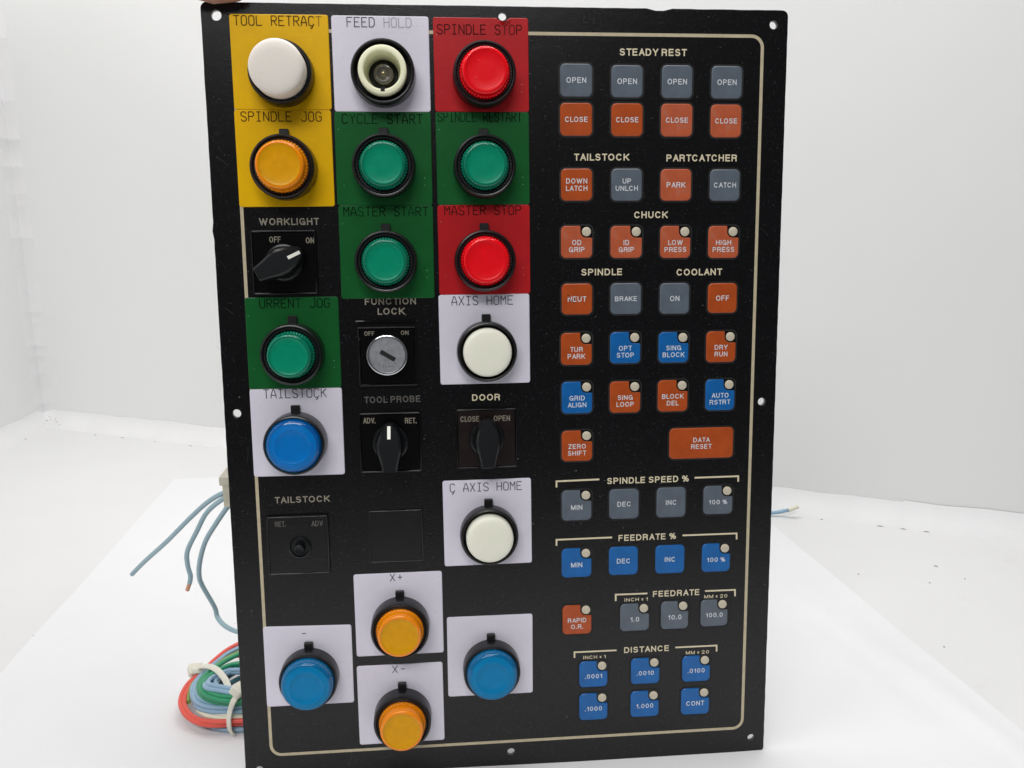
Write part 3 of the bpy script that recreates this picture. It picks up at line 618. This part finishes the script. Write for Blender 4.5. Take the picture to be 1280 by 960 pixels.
for x, y, w, h, c, t, led in KEYS:
    LEDP = (w/2-2.75, h/2-2.7)
    o = mesh_obj('key', plate_bm(key_outline(w, h, led), 0.0, 0.6, 0.3), KEYM['hazed orange' if (c == 'orange' and 260 < y < 345 and (x > 205 or y < 275)) else c], panel, (x*MM, y*MM, 0), smooth=35,
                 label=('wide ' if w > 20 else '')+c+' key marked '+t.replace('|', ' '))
    well = mesh_obj('key_edge', stroke_bm(inset(rounded_rect(w, h, 2.3, 5), -0.45), 0.8, 0.10, True), M_RIM, o)
    rows = t.split('|'); cap = 2.35 if (len(rows) > 1 or len(t) > 4) else 2.5
    ty = (-1.9 if led else 0.0) if len(rows) > 1 else (-1.0 if led else 0.0)
    print_text('lettering', t, M_KEYINK, o, 0, ty, 0.64, w-1.8, cap, pen=0.15, lines_gap=3.35, track=0.27, limit=True)
    if t == 'NEUT':
        b2 = bmesh.new()
        for k in range(9):
            cx, cy = random.uniform(-4.5, -0.5), random.uniform(-1.8, 2.2); s_ = random.uniform(.18, .42)
            b2.faces.new([b2.verts.new(((cx+s_*math.cos(a)*random.uniform(.6, 1.2))*MM, (cy+s_*math.sin(a)*random.uniform(.6, 1.2))*MM, (0.69+k*0.003)*MM)) for a in [i*math.pi/4 for i in range(8)]])
        mesh_obj('worn_spot', b2, M_RIM, o)
    if led: mesh_obj('indicator_light', lathe_bm([(2.15, 0.0), (2.15, 0.42), (1.85, 0.6), (0.9, 0.68), (0, 0.7)], 28), M_LED, o, (LEDP[0]*MM, LEDP[1]*MM, 0), smooth=40)

# ---- stickers behind the push buttons
STK = [('yellow', 0, (12.1, 325.25, 55.1, 366.0)), ('white', 1, (56.4, 324.55, 99.6, 365.9)), ('red', 2, (101.55, 324.7, 144.6, 365.8)),
 ('yellow', 3, (12.0, 282.5, 54.75, 325.15)), ('green', 4, (56.0, 283.0, 99.5, 324.45)), ('green', 5, (101.7, 283.0, 144.55, 324.6)),
 ('green', 6, (56.25, 240.2, 99.4, 282.9)), ('red', 7, (101.65, 241.6, 144.6, 282.9)), ('green', 8, (12.0, 198.7, 54.6, 241.4)), ('white', 9, (101.2, 198.9, 144.15, 241.5)),
 ('white', 10, (11.95, 156.6, 54.6, 198.6)), ('white', 11, (101.15, 108.6, 144.3, 151.75)), ('white', 12, (12.1, 39.8, 54.7, 81.4)), ('white', 13, (56.75, 63.8, 99.75, 106.2)),
 ('white', 14, (56.6, 16.9, 99.1, 58.75)), ('white', None, (101.6, 40.0, 144.4, 82.0))]
FADED = {0: {11}, 1: {5, 6, 7, 8}, 2: {9, 10}, 4: {1, 2, 3, 4}, 5: set(range(8)), 6: {2, 9}, 8: {5}, 10: set()}
for c, si, (x0, y0, x1, y1) in STK:
    w, h = x1-x0, y1-y0; cx, cy = (x0+x1)/2, (y0+y1)/2; pts = rounded_rect(w, h, 1.1, 4)
    if si == 2:   # top edge torn round the panel hole
        nb = [(13.2, h/2-0.05), (12.2, h/2-0.7), (11.4, h/2-1.5), (9.6, h/2-1.8), (8.1, h/2-1.1), (7.2, h/2-0.1)]
        pts = pts[:5]+nb+pts[5:]
    if si == 12: pts = [(x, y-(0.8 if (x > w/2-3.5 and y > 0) else 0)) for x, y in pts]
    names = {'yellow': 'yellow', 'white': 'white', 'red': 'red', 'green': 'green'}
    tx = STENCILS[si][0] if si is not None else None
    o = mesh_obj('legend_sticker', plate_bm(pts, 0.0, 0.5, 0.2), M_STICK[c], panel, (cx*MM, cy*MM, 0), rotz=math.radians(random.uniform(-.25, .25)),
                 label=c+' legend sticker'+(' reading '+tx if tx and len(tx) > 1 else (' with no words' )))
    if tx:
        t, sx, sy, sw = STENCILS[si]
        fd = FADED.get(si, set())
        b2 = stencil_bm(t, sx-cx, sy-cy, sw, 4.0 if len(t) > 2 else 3.6, 0.57, pen=0.42 if c != 'white' else 0.36, ymax=h/2-0.25, faded=fd)
        mesh_obj('lettering', b2, [M_INK[c], M_FADE[c]], o)
    if c == 'white':                  # specks and scuffs of ink
        b2 = bmesh.new()
        for k in range(10):
            px_, py_ = random.uniform(-w/2+1, w/2-1), random.choice([random.uniform(h/2-5, h/2-1), random.uniform(-h/2+1, -h/2+5), random.uniform(-h/2, h/2)*.95]); s_ = random.uniform(.06, .16)
            b2.faces.new([b2.verts.new(((px_+s_*math.cos(a))*MM, (py_+s_*math.sin(a)*random.uniform(.5, 1.3))*MM, 0.56*MM)) for a in [i*math.pi/3 for i in range(6)]])
        mesh_obj('ink_specks', b2, M_INK['white'], o)['kind'] = 'stuff'
# curled flap of the torn red sticker by the top hole
bm = bmesh.new(); rws = []
for i in range(9):
    u = i/8; rws.append([bm.verts.new(((123.0+8.2+u*5.2)*MM, (364.9-0.9*math.sin(u*3.1)-v_*1.5)*MM, (0.55+1.5*math.sin(u*3.14)*(1-v_)**1.5)*MM)) for v_ in (0, .25, .5, .75, 1)])
for a, b in zip(rws, rws[1:]):
    for k in range(4): bm.faces.new((a[k], a[k+1], b[k+1], b[k]))
mesh_obj('curled_flap', bm, M_STICK['red'], panel, smooth=60)

# ---- push buttons
def collar_bm(h=10.0, r=14.2):
    return lathe_bm([(r, 0.5), (r+0.05, 1.2), (r-0.05, h*0.5), (r-0.15, h-0.9), (r-0.45, h-0.25), (r-1.0, h), (r-1.45, h-0.15), (r-1.6, h-0.8), (r-1.7, h-3.0), (r-1.8, 0.8), (0, 0.7)], 72)
def button(x, y, kind, colour, h, lab, tab=True, ch=10.0, r=14.2):
    rr = r
    o = mesh_obj('push_button', collar_bm(ch, rr), M_COLLAR, panel, (x*MM, y*MM, 0), smooth=35, label=lab)
    if tab:
        mesh_obj('locating_tab', plate_bm([(px_, py_) for px_, py_ in rounded_rect(4.2, 5.0, 0.4, 2)], 0.5, 2.3, 0.2), M_COLLAR_IN, o, (0, (rr+0.7)*MM, 0))
    if kind == 'lamp':
        m1, m2 = ML[colour]
        q = 1.04 if colour == 'amber' else 1.02 if colour == 'red' else 0.98
        prof = [(11.1*q, ch-3.2), (11.1*q, ch-1.2), (10.9*q, ch-0.3), (10.6*q, ch+0.2), (10.3*q, ch+0.5), (10.1*q, h-1.4), (9.95*q, h-0.6), (9.5*q, h-0.1), (9.0*q, h), (8.6*q, h-0.05)]
        mesh_obj('lens', lathe_bm(prof, 192, rib=(0, 3, 48, 0.13)), m1, o, smooth=40)
        mesh_obj('lens_face', lathe_bm([(8.6*q, h-1.6), (8.6*q, h-0.02), (8.3*q, h-0.18), (7.6*q, h-0.4), (4, h-0.38), (0, h-0.36)], 64), m2, o, smooth=40)
        mesh_obj('lens_seat', lathe_bm([(12.6, ch-2.9), (12.6, ch-0.9), (12.1, ch-0.5), (11.5, ch-0.7), (11.3, ch-2.8)], 192, rib=(1, 3, 56, 0.10)), M_COLLAR_IN, o, smooth=40)
    elif kind == 'wide':
        m1, m2 = ML[colour]
        prof = [(12.7, ch-3.2), (12.7, ch-0.3), (12.4, ch+0.8), (12.25, h-2.0), (12.05, h-1.1), (11.7, h-0.55), (11.3, h-0.25), (10.8, h-0.05)]
        mesh_obj('lens', lathe_bm(prof, 192, rib=(0, 2, 52, 0.12)), m1, o, smooth=40)
        mesh_obj('lens_face', lathe_bm([(10.75, h-1.6), (10.8, h-0.05), (9.4, h+0.15), (8.5, h+0.55), (8.1, h+0.6), (7.6, h+0.4), (7.0, h+0.15), (4, h+0.1), (0, h+0.15)], 64), m2, o, smooth=40)
    elif kind == 'cap':
        m1 = M_GREYCAP if colour == 'grey white' else M_CREAM
        rc = 11.8 if colour == 'grey white' else 11.35
        prof = [(rc, ch-3.2), (rc, h-2.0), (rc-0.25, h-1.0), (rc-0.9, h-0.35), (rc-2.0, h-0.05), (rc-4.5, h+0.12), (rc-8, h+0.18), (0, h+0.2)]
        mesh_obj('cap', lathe_bm(prof, 96), m1, o, smooth=60)
    elif kind == 'socket':
        prof = [(10.6, ch-3.2), (10.6, h-0.7), (10.3, h-0.1), (9.8, h+0.1), (8.6, h), (8.1, h-0.5), (7.9, h-3), (7.6, h-8), (7.0, h-11), (6.6, h-11.5), (6.2, h-12.2), (0, h-12.2)]
        b = lathe_bm(prof, 96, cap=False); mesh_obj('socket_ring', b, M_RING, o, smooth=40)
        mesh_obj('socket_well', lathe_bm([(6.7, 0.75), (6.7, h-11.4), (0, h-11.4)], 40), M_SLOT, o)
        mesh_obj('bulb', lathe_bm([(4.5, h-12.0), (4.5, h-9), (4.2, h-8.3), (3.6, h-8.2), (3.2, h-8.6), (2.2, h-8.9), (1.3, h-8.0), (0.6, h-7.5), (0, h-7.4)], 40), M_BULB, o, smooth=50)
        mesh_obj('bulb_tip', lathe_bm([(0.6, h-7.6), (0.5, h-7.2), (0, h-7.1)], 16), M_BRASS, o, smooth=50)
        mesh_obj('notch', box_bm(-0.9, 0.9, -9.2, -7.4, h-1.6, h+0.13), M_SLOT, o)
    mesh_obj('contact_block', box_bm(-11.5, 11.5, -10.5, 10.5, -33.0, -8.0, bm=lathe_bm([(10.8, -8.0), (10.8, -2.5), (0, -2.5)], 24)), M_COLLAR_IN, o)
    return o
X1, X2, X3 = 33.5, 78.2, 123.4
button(34.2, 340.1, 'cap', 'grey white', 18.5, 'grey white push button on the yellow TOOL RETRACT sticker', tab=False, ch=9.0, r=14.0)
button(78.9, 340.3, 'socket', '', 12.6, 'push button without its lens, open cream socket on the FEED HOLD sticker', tab=False, ch=10.0)
button(124.0, 340.0, 'lamp', 'red', 15.0, 'red push button on the SPINDLE STOP sticker', tab=False)
button(33.6, 299.3, 'lamp', 'amber', 17.5, 'amber push button on the yellow SPINDLE JOG sticker', ch=11.5)
button(78.0, 299.9, 'lamp', 'green', 14.0, 'green push button on the CYCLE START sticker', tab=True)
button(123.5, 299.7, 'lamp', 'green', 14.0, 'green push button on the SPINDLE RESTART sticker')
button(77.6, 257.2, 'lamp', 'green', 14.0, 'green push button on the MASTER START sticker')
button(123.1, 257.1, 'lamp', 'red', 14.5, 'red push button on the MASTER STOP sticker')
button(33.4, 215.4, 'lamp', 'green', 15.5, 'green push button on the URRENT JOG sticker')
button(123.4, 214.8, 'cap', 'cream', 11.6, 'cream white push button on the AXIS HOME sticker', ch=8.5)
button(32.9, 173.4, 'wide', 'blue', 13.5, 'blue push button on the TAILSTOCK sticker', ch=11.0)
button(123.2, 124.8, 'cap', 'cream', 12.5, 'cream white push button on the C AXIS HOME sticker', ch=8.0)
button(33.8, 55.5, 'wide', 'pale blue', 13.5, 'pale blue push button at the lower left of the panel', ch=8.5)
button(78.9, 79.9, 'lamp', 'amber', 15.5, 'amber push button on the X+ sticker')
button(78.7, 32.0, 'lamp', 'amber', 16.5, 'amber push button on the X- sticker, lowest of the panel')
button(123.4, 55.4, 'wide', 'pale blue', 13.0, 'pale blue push button at the bottom of the third column', ch=9.0)

# ---- selector switches, blank plate and key lock
def frame_bm(w, h, z1, t=0.95):
    """square frame with sloped inner lip"""
    bm = bmesh.new(); rings = []
    o = rounded_rect(w, h, 0.8, 3)
    for pts, z in ((o, 0.0), (inset(o, 0.02), z1-0.45), (inset(o, 0.14), z1-0.14), (inset(o, 0.42), z1), (inset(o, t-0.3), z1-0.08), (inset(o, t), z1-0.5), (inset(o, t+0.05), 0.2)):
        rings.append([bm.verts.new((x*MM, y*MM, z*MM)) for x, y in pts])
    n = len(o)
    for a, b in zip(rings, rings[1:]):
        for i in range(n): bm.faces.new((a[i], a[(i+1) % n], b[(i+1) % n], b[i]))
    return bm
def switch(x, y, lab, knob, rot=0.0, face=None, mark=True, texts=(), name='selector_switch', w=29.2):
    o = mesh_obj(name, frame_bm(w, w, 1.9 if knob != 'blank' else 0.9), M_SWITCH, panel, (x*MM, y*MM, 0), smooth=70, label=lab)
    mesh_obj('switch_face', plate_bm(rounded_rect(w-1.7, w-1.7, 0.5, 2), 0.15, 1.3 if knob != 'blank' else 0.6, 0.1), face or (M_SWFACE if knob == 'lever' else mat('worn_face_black', (0.0045, 0.0045, 0.005), rough=0.3, spec=0.45, bump=0.2, bscale=900, specks=[((0.2, 0.2, 0.2), 700, 0.12, 0.06)])), o)
    if knob == 'lever':
        k = mesh_obj('knob', knob_bm(), M_KNOB, o, (0, 0, 0), rotz=rot, smooth=32)
        if mark: mesh_obj('pointer_mark', mark_bm(), M_MARK, k)
    if knob == 'stub':
        k = mesh_obj('broken_stub', lathe_bm([(5.4, 1.3), (5.2, 2.2), (4.6, 2.4), (4.2, 1.7), (2.6, 1.6), (2.3, 4.6), (1.9, 5.0), (0, 4.7)], 32), M_KNOB, o, (0.8*MM, -1.0*MM, 0), smooth=35)
        mesh_obj('broken_edge', box_bm(-1.7, 1.2, -3.4, -1.9, 1.5, 2.6), M_SWITCH, k)
    for t, tx, ty, tw in texts:
        print_text('lettering', t, M_DIM if knob == 'stub' else M_MID, o, tx-x, ty-y, 1.38, tw, 2.7, pen=0.15, track=0.3)
    return o
def knob_bm():
    bm = lathe_bm([(8.6, 1.3), (8.6, 2.6), (8.2, 3.2), (7.4, 3.5), (7.3, 6.0), (0, 6.0)], 48)
    # tapered grip: wide in the middle, pointed lip up, long tail down
    half = [(1.6, 10.4), (3.2, 9.2), (5.6, 5.0), (6.6, 1.2), (6.2, -2.5), (4.6, -7.5), (3.7, -11.6), (3.2, -12.0)]
    o = [(-x, y) for x, y in half]+[(x, y) for x, y in reversed(half)]
    ar = sum(o[i-1][0]*o[i][1]-o[i][0]*o[i-1][1] for i in range(len(o)))
    if ar < 0: o.reverse()
    def top(y): return 15.0-max(0, y-2)*0.55
    rings = [[(x*1.02, y, 3.4) for x, y in o], [(x*0.97, y*0.985, top(y)-3.0) for x, y in o], [(x*0.86, y*0.97, top(y)-0.7) for x, y in o], [(x*0.70, y*0.94, top(y)) for x, y in o]]
    vs = [[bm.verts.new((x*MM, y*MM, z*MM)) for x, y, z in r] for r in rings]; n = len(o)
    for a, b in zip(vs, vs[1:]):
        for i in range(n): bm.faces.new((a[i], a[(i+1) % n], b[(i+1) % n], b[i]))
    bm.faces.new(vs[-1]); return bm
def mark_bm():
    bm = bmesh.new(); q = [(-0.75, 4.2), (0.75, 4.2), (0.75, 9.7), (-0.75, 9.7)]
    v = [bm.verts.new((x*MM, y*MM, (15.0-max(0, y-2)*0.55+0.12)*MM)) for x, y in q]; w = [bm.verts.new((x*MM, y*MM, (15.0-max(0, y-2)*0.55-0.3)*MM)) for x, y in q]
    bm.faces.new(v)
    for i in range(4): bm.faces.new((w[i], w[(i+1) % 4], v[(i+1) % 4], v[i]))
    return bm
ST = SWITCH_TEXT
switch(31.1, 257.3, 'black selector switch under WORKLIGHT, lever turned to ON', 'lever', rot=math.radians(-62), texts=ST[0:2])
switch(76.8, 171.6, 'black selector switch under TOOL PROBE, lever upright with white mark', 'lever', texts=ST[2:4])
switch(122.8, 172.3, 'black selector switch under DOOR with brownish face', 'lever', face=M_SWBROWN, mark=False, texts=ST[4:6])
switch(31.2, 122.4, 'selector switch under the lower TAILSTOCK heading with its knob missing', 'stub', texts=ST[6:8])
switch(78.0, 124.8, 'blank square black cover plate', 'blank', name='cover_plate', w=26.4)
lk = mesh_obj('key_lock', frame_bm(27.4, 28.2, 2.2, 1.0), M_SWITCH, panel, (76.8*MM, 213.1*MM, 0), smooth=30, label='black square key switch under FUNCTION LOCK with round steel cylinder')
mesh_obj('lock_plate', plate_bm(rounded_rect(25.2, 26.0, 0.5, 2), 0.15, 1.6, 0.1), M_SWFACE, lk)
mesh_obj('lock_rail', plate_bm(rounded_rect(29.5, 1.0, 0.3, 2), 0.0, 1.5, 0.2), M_SWITCH, lk, (0, 16.4*MM, 0))
cyl = mesh_obj('lock_cylinder', lathe_bm([(9.5, 1.6), (9.55, 5.2), (9.35, 5.8), (8.9, 6.05), (8.4, 6.0), (8.15, 5.6), (8.1, 5.4)], 72), M_CHROME, lk, (-0.1*MM, 0.9*MM, 0), smooth=35)
mesh_obj('lock_face', lathe_bm([(8.2, 5.0), (8.15, 5.42), (2.6, 5.55), (2.5, 5.3), (2.3, 5.3), (2.25, 5.5), (0, 5.5)], 64), M_STEEL, lk, (-0.1*MM, 0.9*MM, 0), smooth=30)
mesh_obj('keyway', plate_bm(rounded_rect(7.8, 2.1, 0.5, 3), 5.3, 5.62, 0.03), M_SLOT, lk, (0.2*MM, 0.7*MM, 0), rotz=math.radians(-31))
b2 = bmesh.new()
for k in range(6):
    a = math.radians(230+k*16); b2 = lathe_bm([(0.42, 5.4), (0.40, 5.58), (0.25, 5.6), (0, 5.5)], 10, bm=b2, cx=5.4*math.cos(a), cy=5.4*math.sin(a))
mesh_obj('stamped_marks', b2, M_CHROME, lk, (-0.1*MM, 0.9*MM, 0), smooth=30)
for t, tx, ty, tw in ST[8:10]: print_text('lettering', t, M_MID, lk, tx-76.8, ty-213.1, 1.66, tw, 2.0, pen=0.15)

# ---------------------------------------------------------------- loose wires, connector, coil
def wire(name, pts, r, c, parent=None, segs=10): return mesh_obj(name, tube_bm(smooth_path(pts), r, segs), WIREM[c], parent, smooth=60)
bm = bmesh.new()
cx0, cx1, cz0, cz1 = -0.0050, 0.016, 0.1405, 0.1555
def cbox(x0, x1, y0, y1, z0, z1, bm):
    v = [bm.verts.new((x, y, z)) for z in (z0, z1) for x, y in ((x0, y0), (x1, y0), (x1, y1), (x0, y1))]
    for f in ((3, 2, 1, 0), (4, 5, 6, 7), (0, 1, 5, 4), (1, 2, 6, 5), (2, 3, 7, 6), (3, 0, 4, 7)): bm.faces.new([v[i] for i in f])
cbox(cx0+.0012, cx1, 0.0155, 0.030, cz0, cz1-.0042, bm); cbox(cx0, cx1, 0.0150, 0.0305, cz1-.004, cz1, bm)
root = bpy.data.objects.new('wire_connector', None); COL.objects.link(root); root.location = (0.005, 0.022, 0.14); root.empty_display_size = .02
tag(root, 'cream connector with three loose blue wires behind the left edge of the panel', 'wire connector')
hs = mesh_obj('housing', bm, M_CONN, None); hs.parent = root; hs.location = -root.location
def local(pts): return [tuple(Vector(p)-root.location) for p in pts]
wire('wire', local(WIRE_A), 0.00128, 'paleblue', root); wire('wire', local(WIRE_B), 0.00128, 'paleblue', root)
wire('wire', local(WIRE_C), 0.00128, 'paleblue', root); wire('bare_end', local(WIRE_B_TIP), 0.0011, 'copper', root)

coil = bpy.data.objects.new('wire_bundle', None); COL.objects.link(coil); coil.location = (-0.01, 0.07, 0); coil.empty_display_size = .03
tag(coil, 'coiled bundle of red, green and blue wires held by cable ties, on the paper', 'wire bundle')
for c, pts in COIL:
    if c not in ('yellowgreen', 'teal'):      # the turns close again behind the panel
        a_, z_ = Vector(pts[0]), Vector(pts[-1]); mid_ = (a_+z_)/2; ex = 0.040+random.uniform(-.004, .004)
        pts = list(pts)+[tuple(z_+Vector((ex*0.6, 0.002, 0))), tuple(z_.lerp(a_, .22)+Vector((ex*1.25, 0, 0))), tuple(mid_+Vector((ex*1.6, 0, 0))), tuple(z_.lerp(a_, .80)+Vector((ex*1.2, 0, 0))), tuple(a_+Vector((ex*0.55, -0.002, 0))), tuple(a_)]
    pts = [tuple(Vector(p)-coil.location+Vector((0, 0, 0.0015))) for p in pts]
    wire('wire', pts, 0.00138, c, coil)
    if c in ('blue', 'green', 'cream') and pts[0][2] > 0.004:      # a second turn of the same wire lying just inside
        ctr = Vector((0.0, 0.004, 0)); q2 = []
        for p in pts:
            d_ = Vector((ctr.x-p[0], ctr.y-p[1], 0)); d_ = d_.normalized()*0.0019 if d_.length > 1e-6 else d_
            q2.append((p[0]+d_.x+random.uniform(-.0003, .0003), p[1]+d_.y+random.uniform(-.0003, .0003), p[2]+0.0013))
        wire('wire', q2, 0.00132, {'blue': 'paleblue' if random.random() < .4 else 'blue', 'green': 'green', 'cream': 'cream'}[c], coil)
def strap(name, pts, wd, th):
    P_ = smooth_path([Vector(p)-coil.location for p in pts]); return mesh_obj(name, tube_bm(P_, 0, 8, flat=(wd, th)), M_TIE, coil, smooth=50)
strap('cable_tie', TIE_A, 0.0017, 0.0007); strap('cable_tie', TIE_B, 0.0017, 0.0007)
for hp, rz in ((TIE_HEAD_A, 0.5), (TIE_HEAD_B, 1.2)):
    b2 = plate_bm(rounded_rect(8.5, 7.0, 1.5, 3), -2.2, 2.2, 0.6); o = mesh_obj('cable_tie_head', b2, M_TIE, coil, tuple(Vector(hp)-coil.location), smooth=40); o.rotation_euler = (0.5, 0.2, rz)
st = bpy.data.objects.new('wire_end', None); COL.objects.link(st); st.location = (0.40, 0.32, 0); st.empty_display_size = .02
tag(st, 'pale blue wire end with a cream tip lying on the floor right of the panel', 'wire')
SB = [tuple(Vector(p)-st.location) for p in STUB]
wire('wire', SB[:4], 0.0017, 'blue', st); wire('wire_tip', SB[3:], 0.0019, 'cream', st)

# ---------------------------------------------------------------- the hand that steadies the panel
def hand():
    t_ = bmesh.new(); bmesh.ops.create_icosphere(t_, subdivisions=2, radius=1.0)
    TV = [v.co.copy() for v in t_.verts]; TF = [[v.index for v in f.verts] for f in t_.faces]; t_.free()
    HV, HF = [], []
    def ball(c, r):
        n = len(HV); HV.extend((c[0]+v.x*r, c[1]+v.y*r, c[2]-0.0028+v.z*r) for v in TV); HF.extend([[i+n for i in f] for f in TF])
    def chain(pts):                         # (x, y, z, radius) from the root to the tip
        for a, c in zip(pts, pts[1:]):
            A_, C_2 = Vector(a[:3]), Vector(c[:3]); n = max(2, int((C_2-A_).length/0.0022))
            for k in range(n+1):
                t = k/n; ball(A_.lerp(C_2, t), a[3]+(c[3]-a[3])*t)
    # forearm and wrist, coming down from the upper left
    chain([(-0.36, 0.20, 0.68, .040), (-0.25, 0.15, 0.585, .034), (-0.155, 0.105, 0.505, .0265)])
    chain([(-0.155, 0.118, 0.505, .022), (-0.155, 0.092, 0.505, .022)])
    # palm: four metacarpals side by side
    knuckles = [(-0.062, 0.030, 0.437, .0115), (-0.060, 0.050, 0.446, .0118), (-0.063, 0.070, 0.450, .0112), (-0.071, 0.088, 0.450, .0100)]
    for q, k in enumerate(knuckles):
        chain([(-0.148, 0.086+q*0.012, 0.500, .0165), k])
        if q: p = knuckles[q-1]; chain([(p[0]-.02, p[1], p[2]+.013, .012), (k[0]-.02, k[1], k[2]+.013, .012)]); chain([(p[0]-.045, p[1]+.002, p[2]+.03, .014), (k[0]-.045, k[1]-.002, k[2]+.03, .014)])
    # index finger: reaches down, last joint lying along the top edge of the panel
    chain([knuckles[0], (-0.034, 0.028, 0.412, .0100), (-0.0135, 0.0275, 0.3905, .0090), (-0.002, 0.0285, 0.3815, .0088), (0.0065, 0.029, 0.3790, .0086), (0.0150, 0.0292, 0.37875, .0074)])
    # the other fingers: curled in the air behind it, each a little further back
    chain([knuckles[1], (-0.022, 0.052, 0.430, .0100), (-0.002, 0.057, 0.411, .0088), (0.004, 0.059, 0.397, .0076)])
    chain([knuckles[2], (-0.027, 0.074, 0.432, .0094), (-0.010, 0.079, 0.413, .0083), (-0.008, 0.079, 0.399, .0072)])
    chain([knuckles[3], (-0.042, 0.093, 0.436, .0082), (-0.028, 0.097, 0.422, .0073), (-0.024, 0.098, 0.411, .0064)])
    # thumb: leaves the side of the palm near the wrist
    chain([(-0.142, 0.082, 0.494, .0150), (-0.112, 0.046, 0.462, .0130), (-0.083, 0.014, 0.436, .0108), (-0.062, -0.004, 0.417, .0098), (-0.050, -0.010, 0.405, .0082)])
    me = bpy.data.meshes.new('person'); me.from_pydata(HV, [], HF)
    o = bpy.data.objects.new('person', me); COL.objects.link(o)
    rm = o.modifiers.new('remesh', 'REMESH'); rm.mode = 'VOXEL'; rm.voxel_size = 0.0016
    sm = o.modifiers.new('smooth', 'SMOOTH'); sm.iterations = 6; sm.factor = 0.5
    dg = bpy.context.evaluated_depsgraph_get(); m2 = bpy.data.meshes.new_from_object(o.evaluated_get(dg)); bpy.data.objects.remove(o); m2.name = 'person'
    m2.materials.clear(); m2.materials.append(M_SKIN)
    for p in m2.polygons: p.use_smooth = True
    o = bpy.data.objects.new('person', m2); COL.objects.link(o)
    # nails, set into the backs of the finger tips
    for c, d, up, r in (((0.0140, 0.0292, 0.3858), (1, 0.02, -.06), (0.05, 0, 1), 1.0), ((0.0095, 0.0555, 0.3985), (.35, .1, -1), (1, -.35, .3), .95), ((-0.0520, -0.0175, 0.4085), (.6, -.3, -.75), (.25, -.95, .3), 1.1)):
        d = Vector(d).normalized(); up = Vector(up); up = (up-d*up.dot(d)).normalized(); w = d.cross(up)
        b2 = bmesh.new(); g = []
        for a in range(7):
            u = -1+a/3; g.append([b2.verts.new(Vector(c)-Vector((0, 0, 0.0028))+d*(v_*0.006*r)+w*(u*0.0048*r*(1-0.12*max(0, v_)**2))-up*(0.0016*u*u+0.0006*v_*v_)) for v_ in (-1, -.5, 0, .5, 1)])
        for p, q in zip(g, g[1:]):
            for k in range(4): b2.faces.new((p[k], p[k+1], q[k+1], q[k]))
        mesh_obj('finger_nail', b2, M_NAIL, o, smooth=80)
    return o
tag(hand(), 'person with a bare hand, finger tip on the top left corner of the panel', 'person')
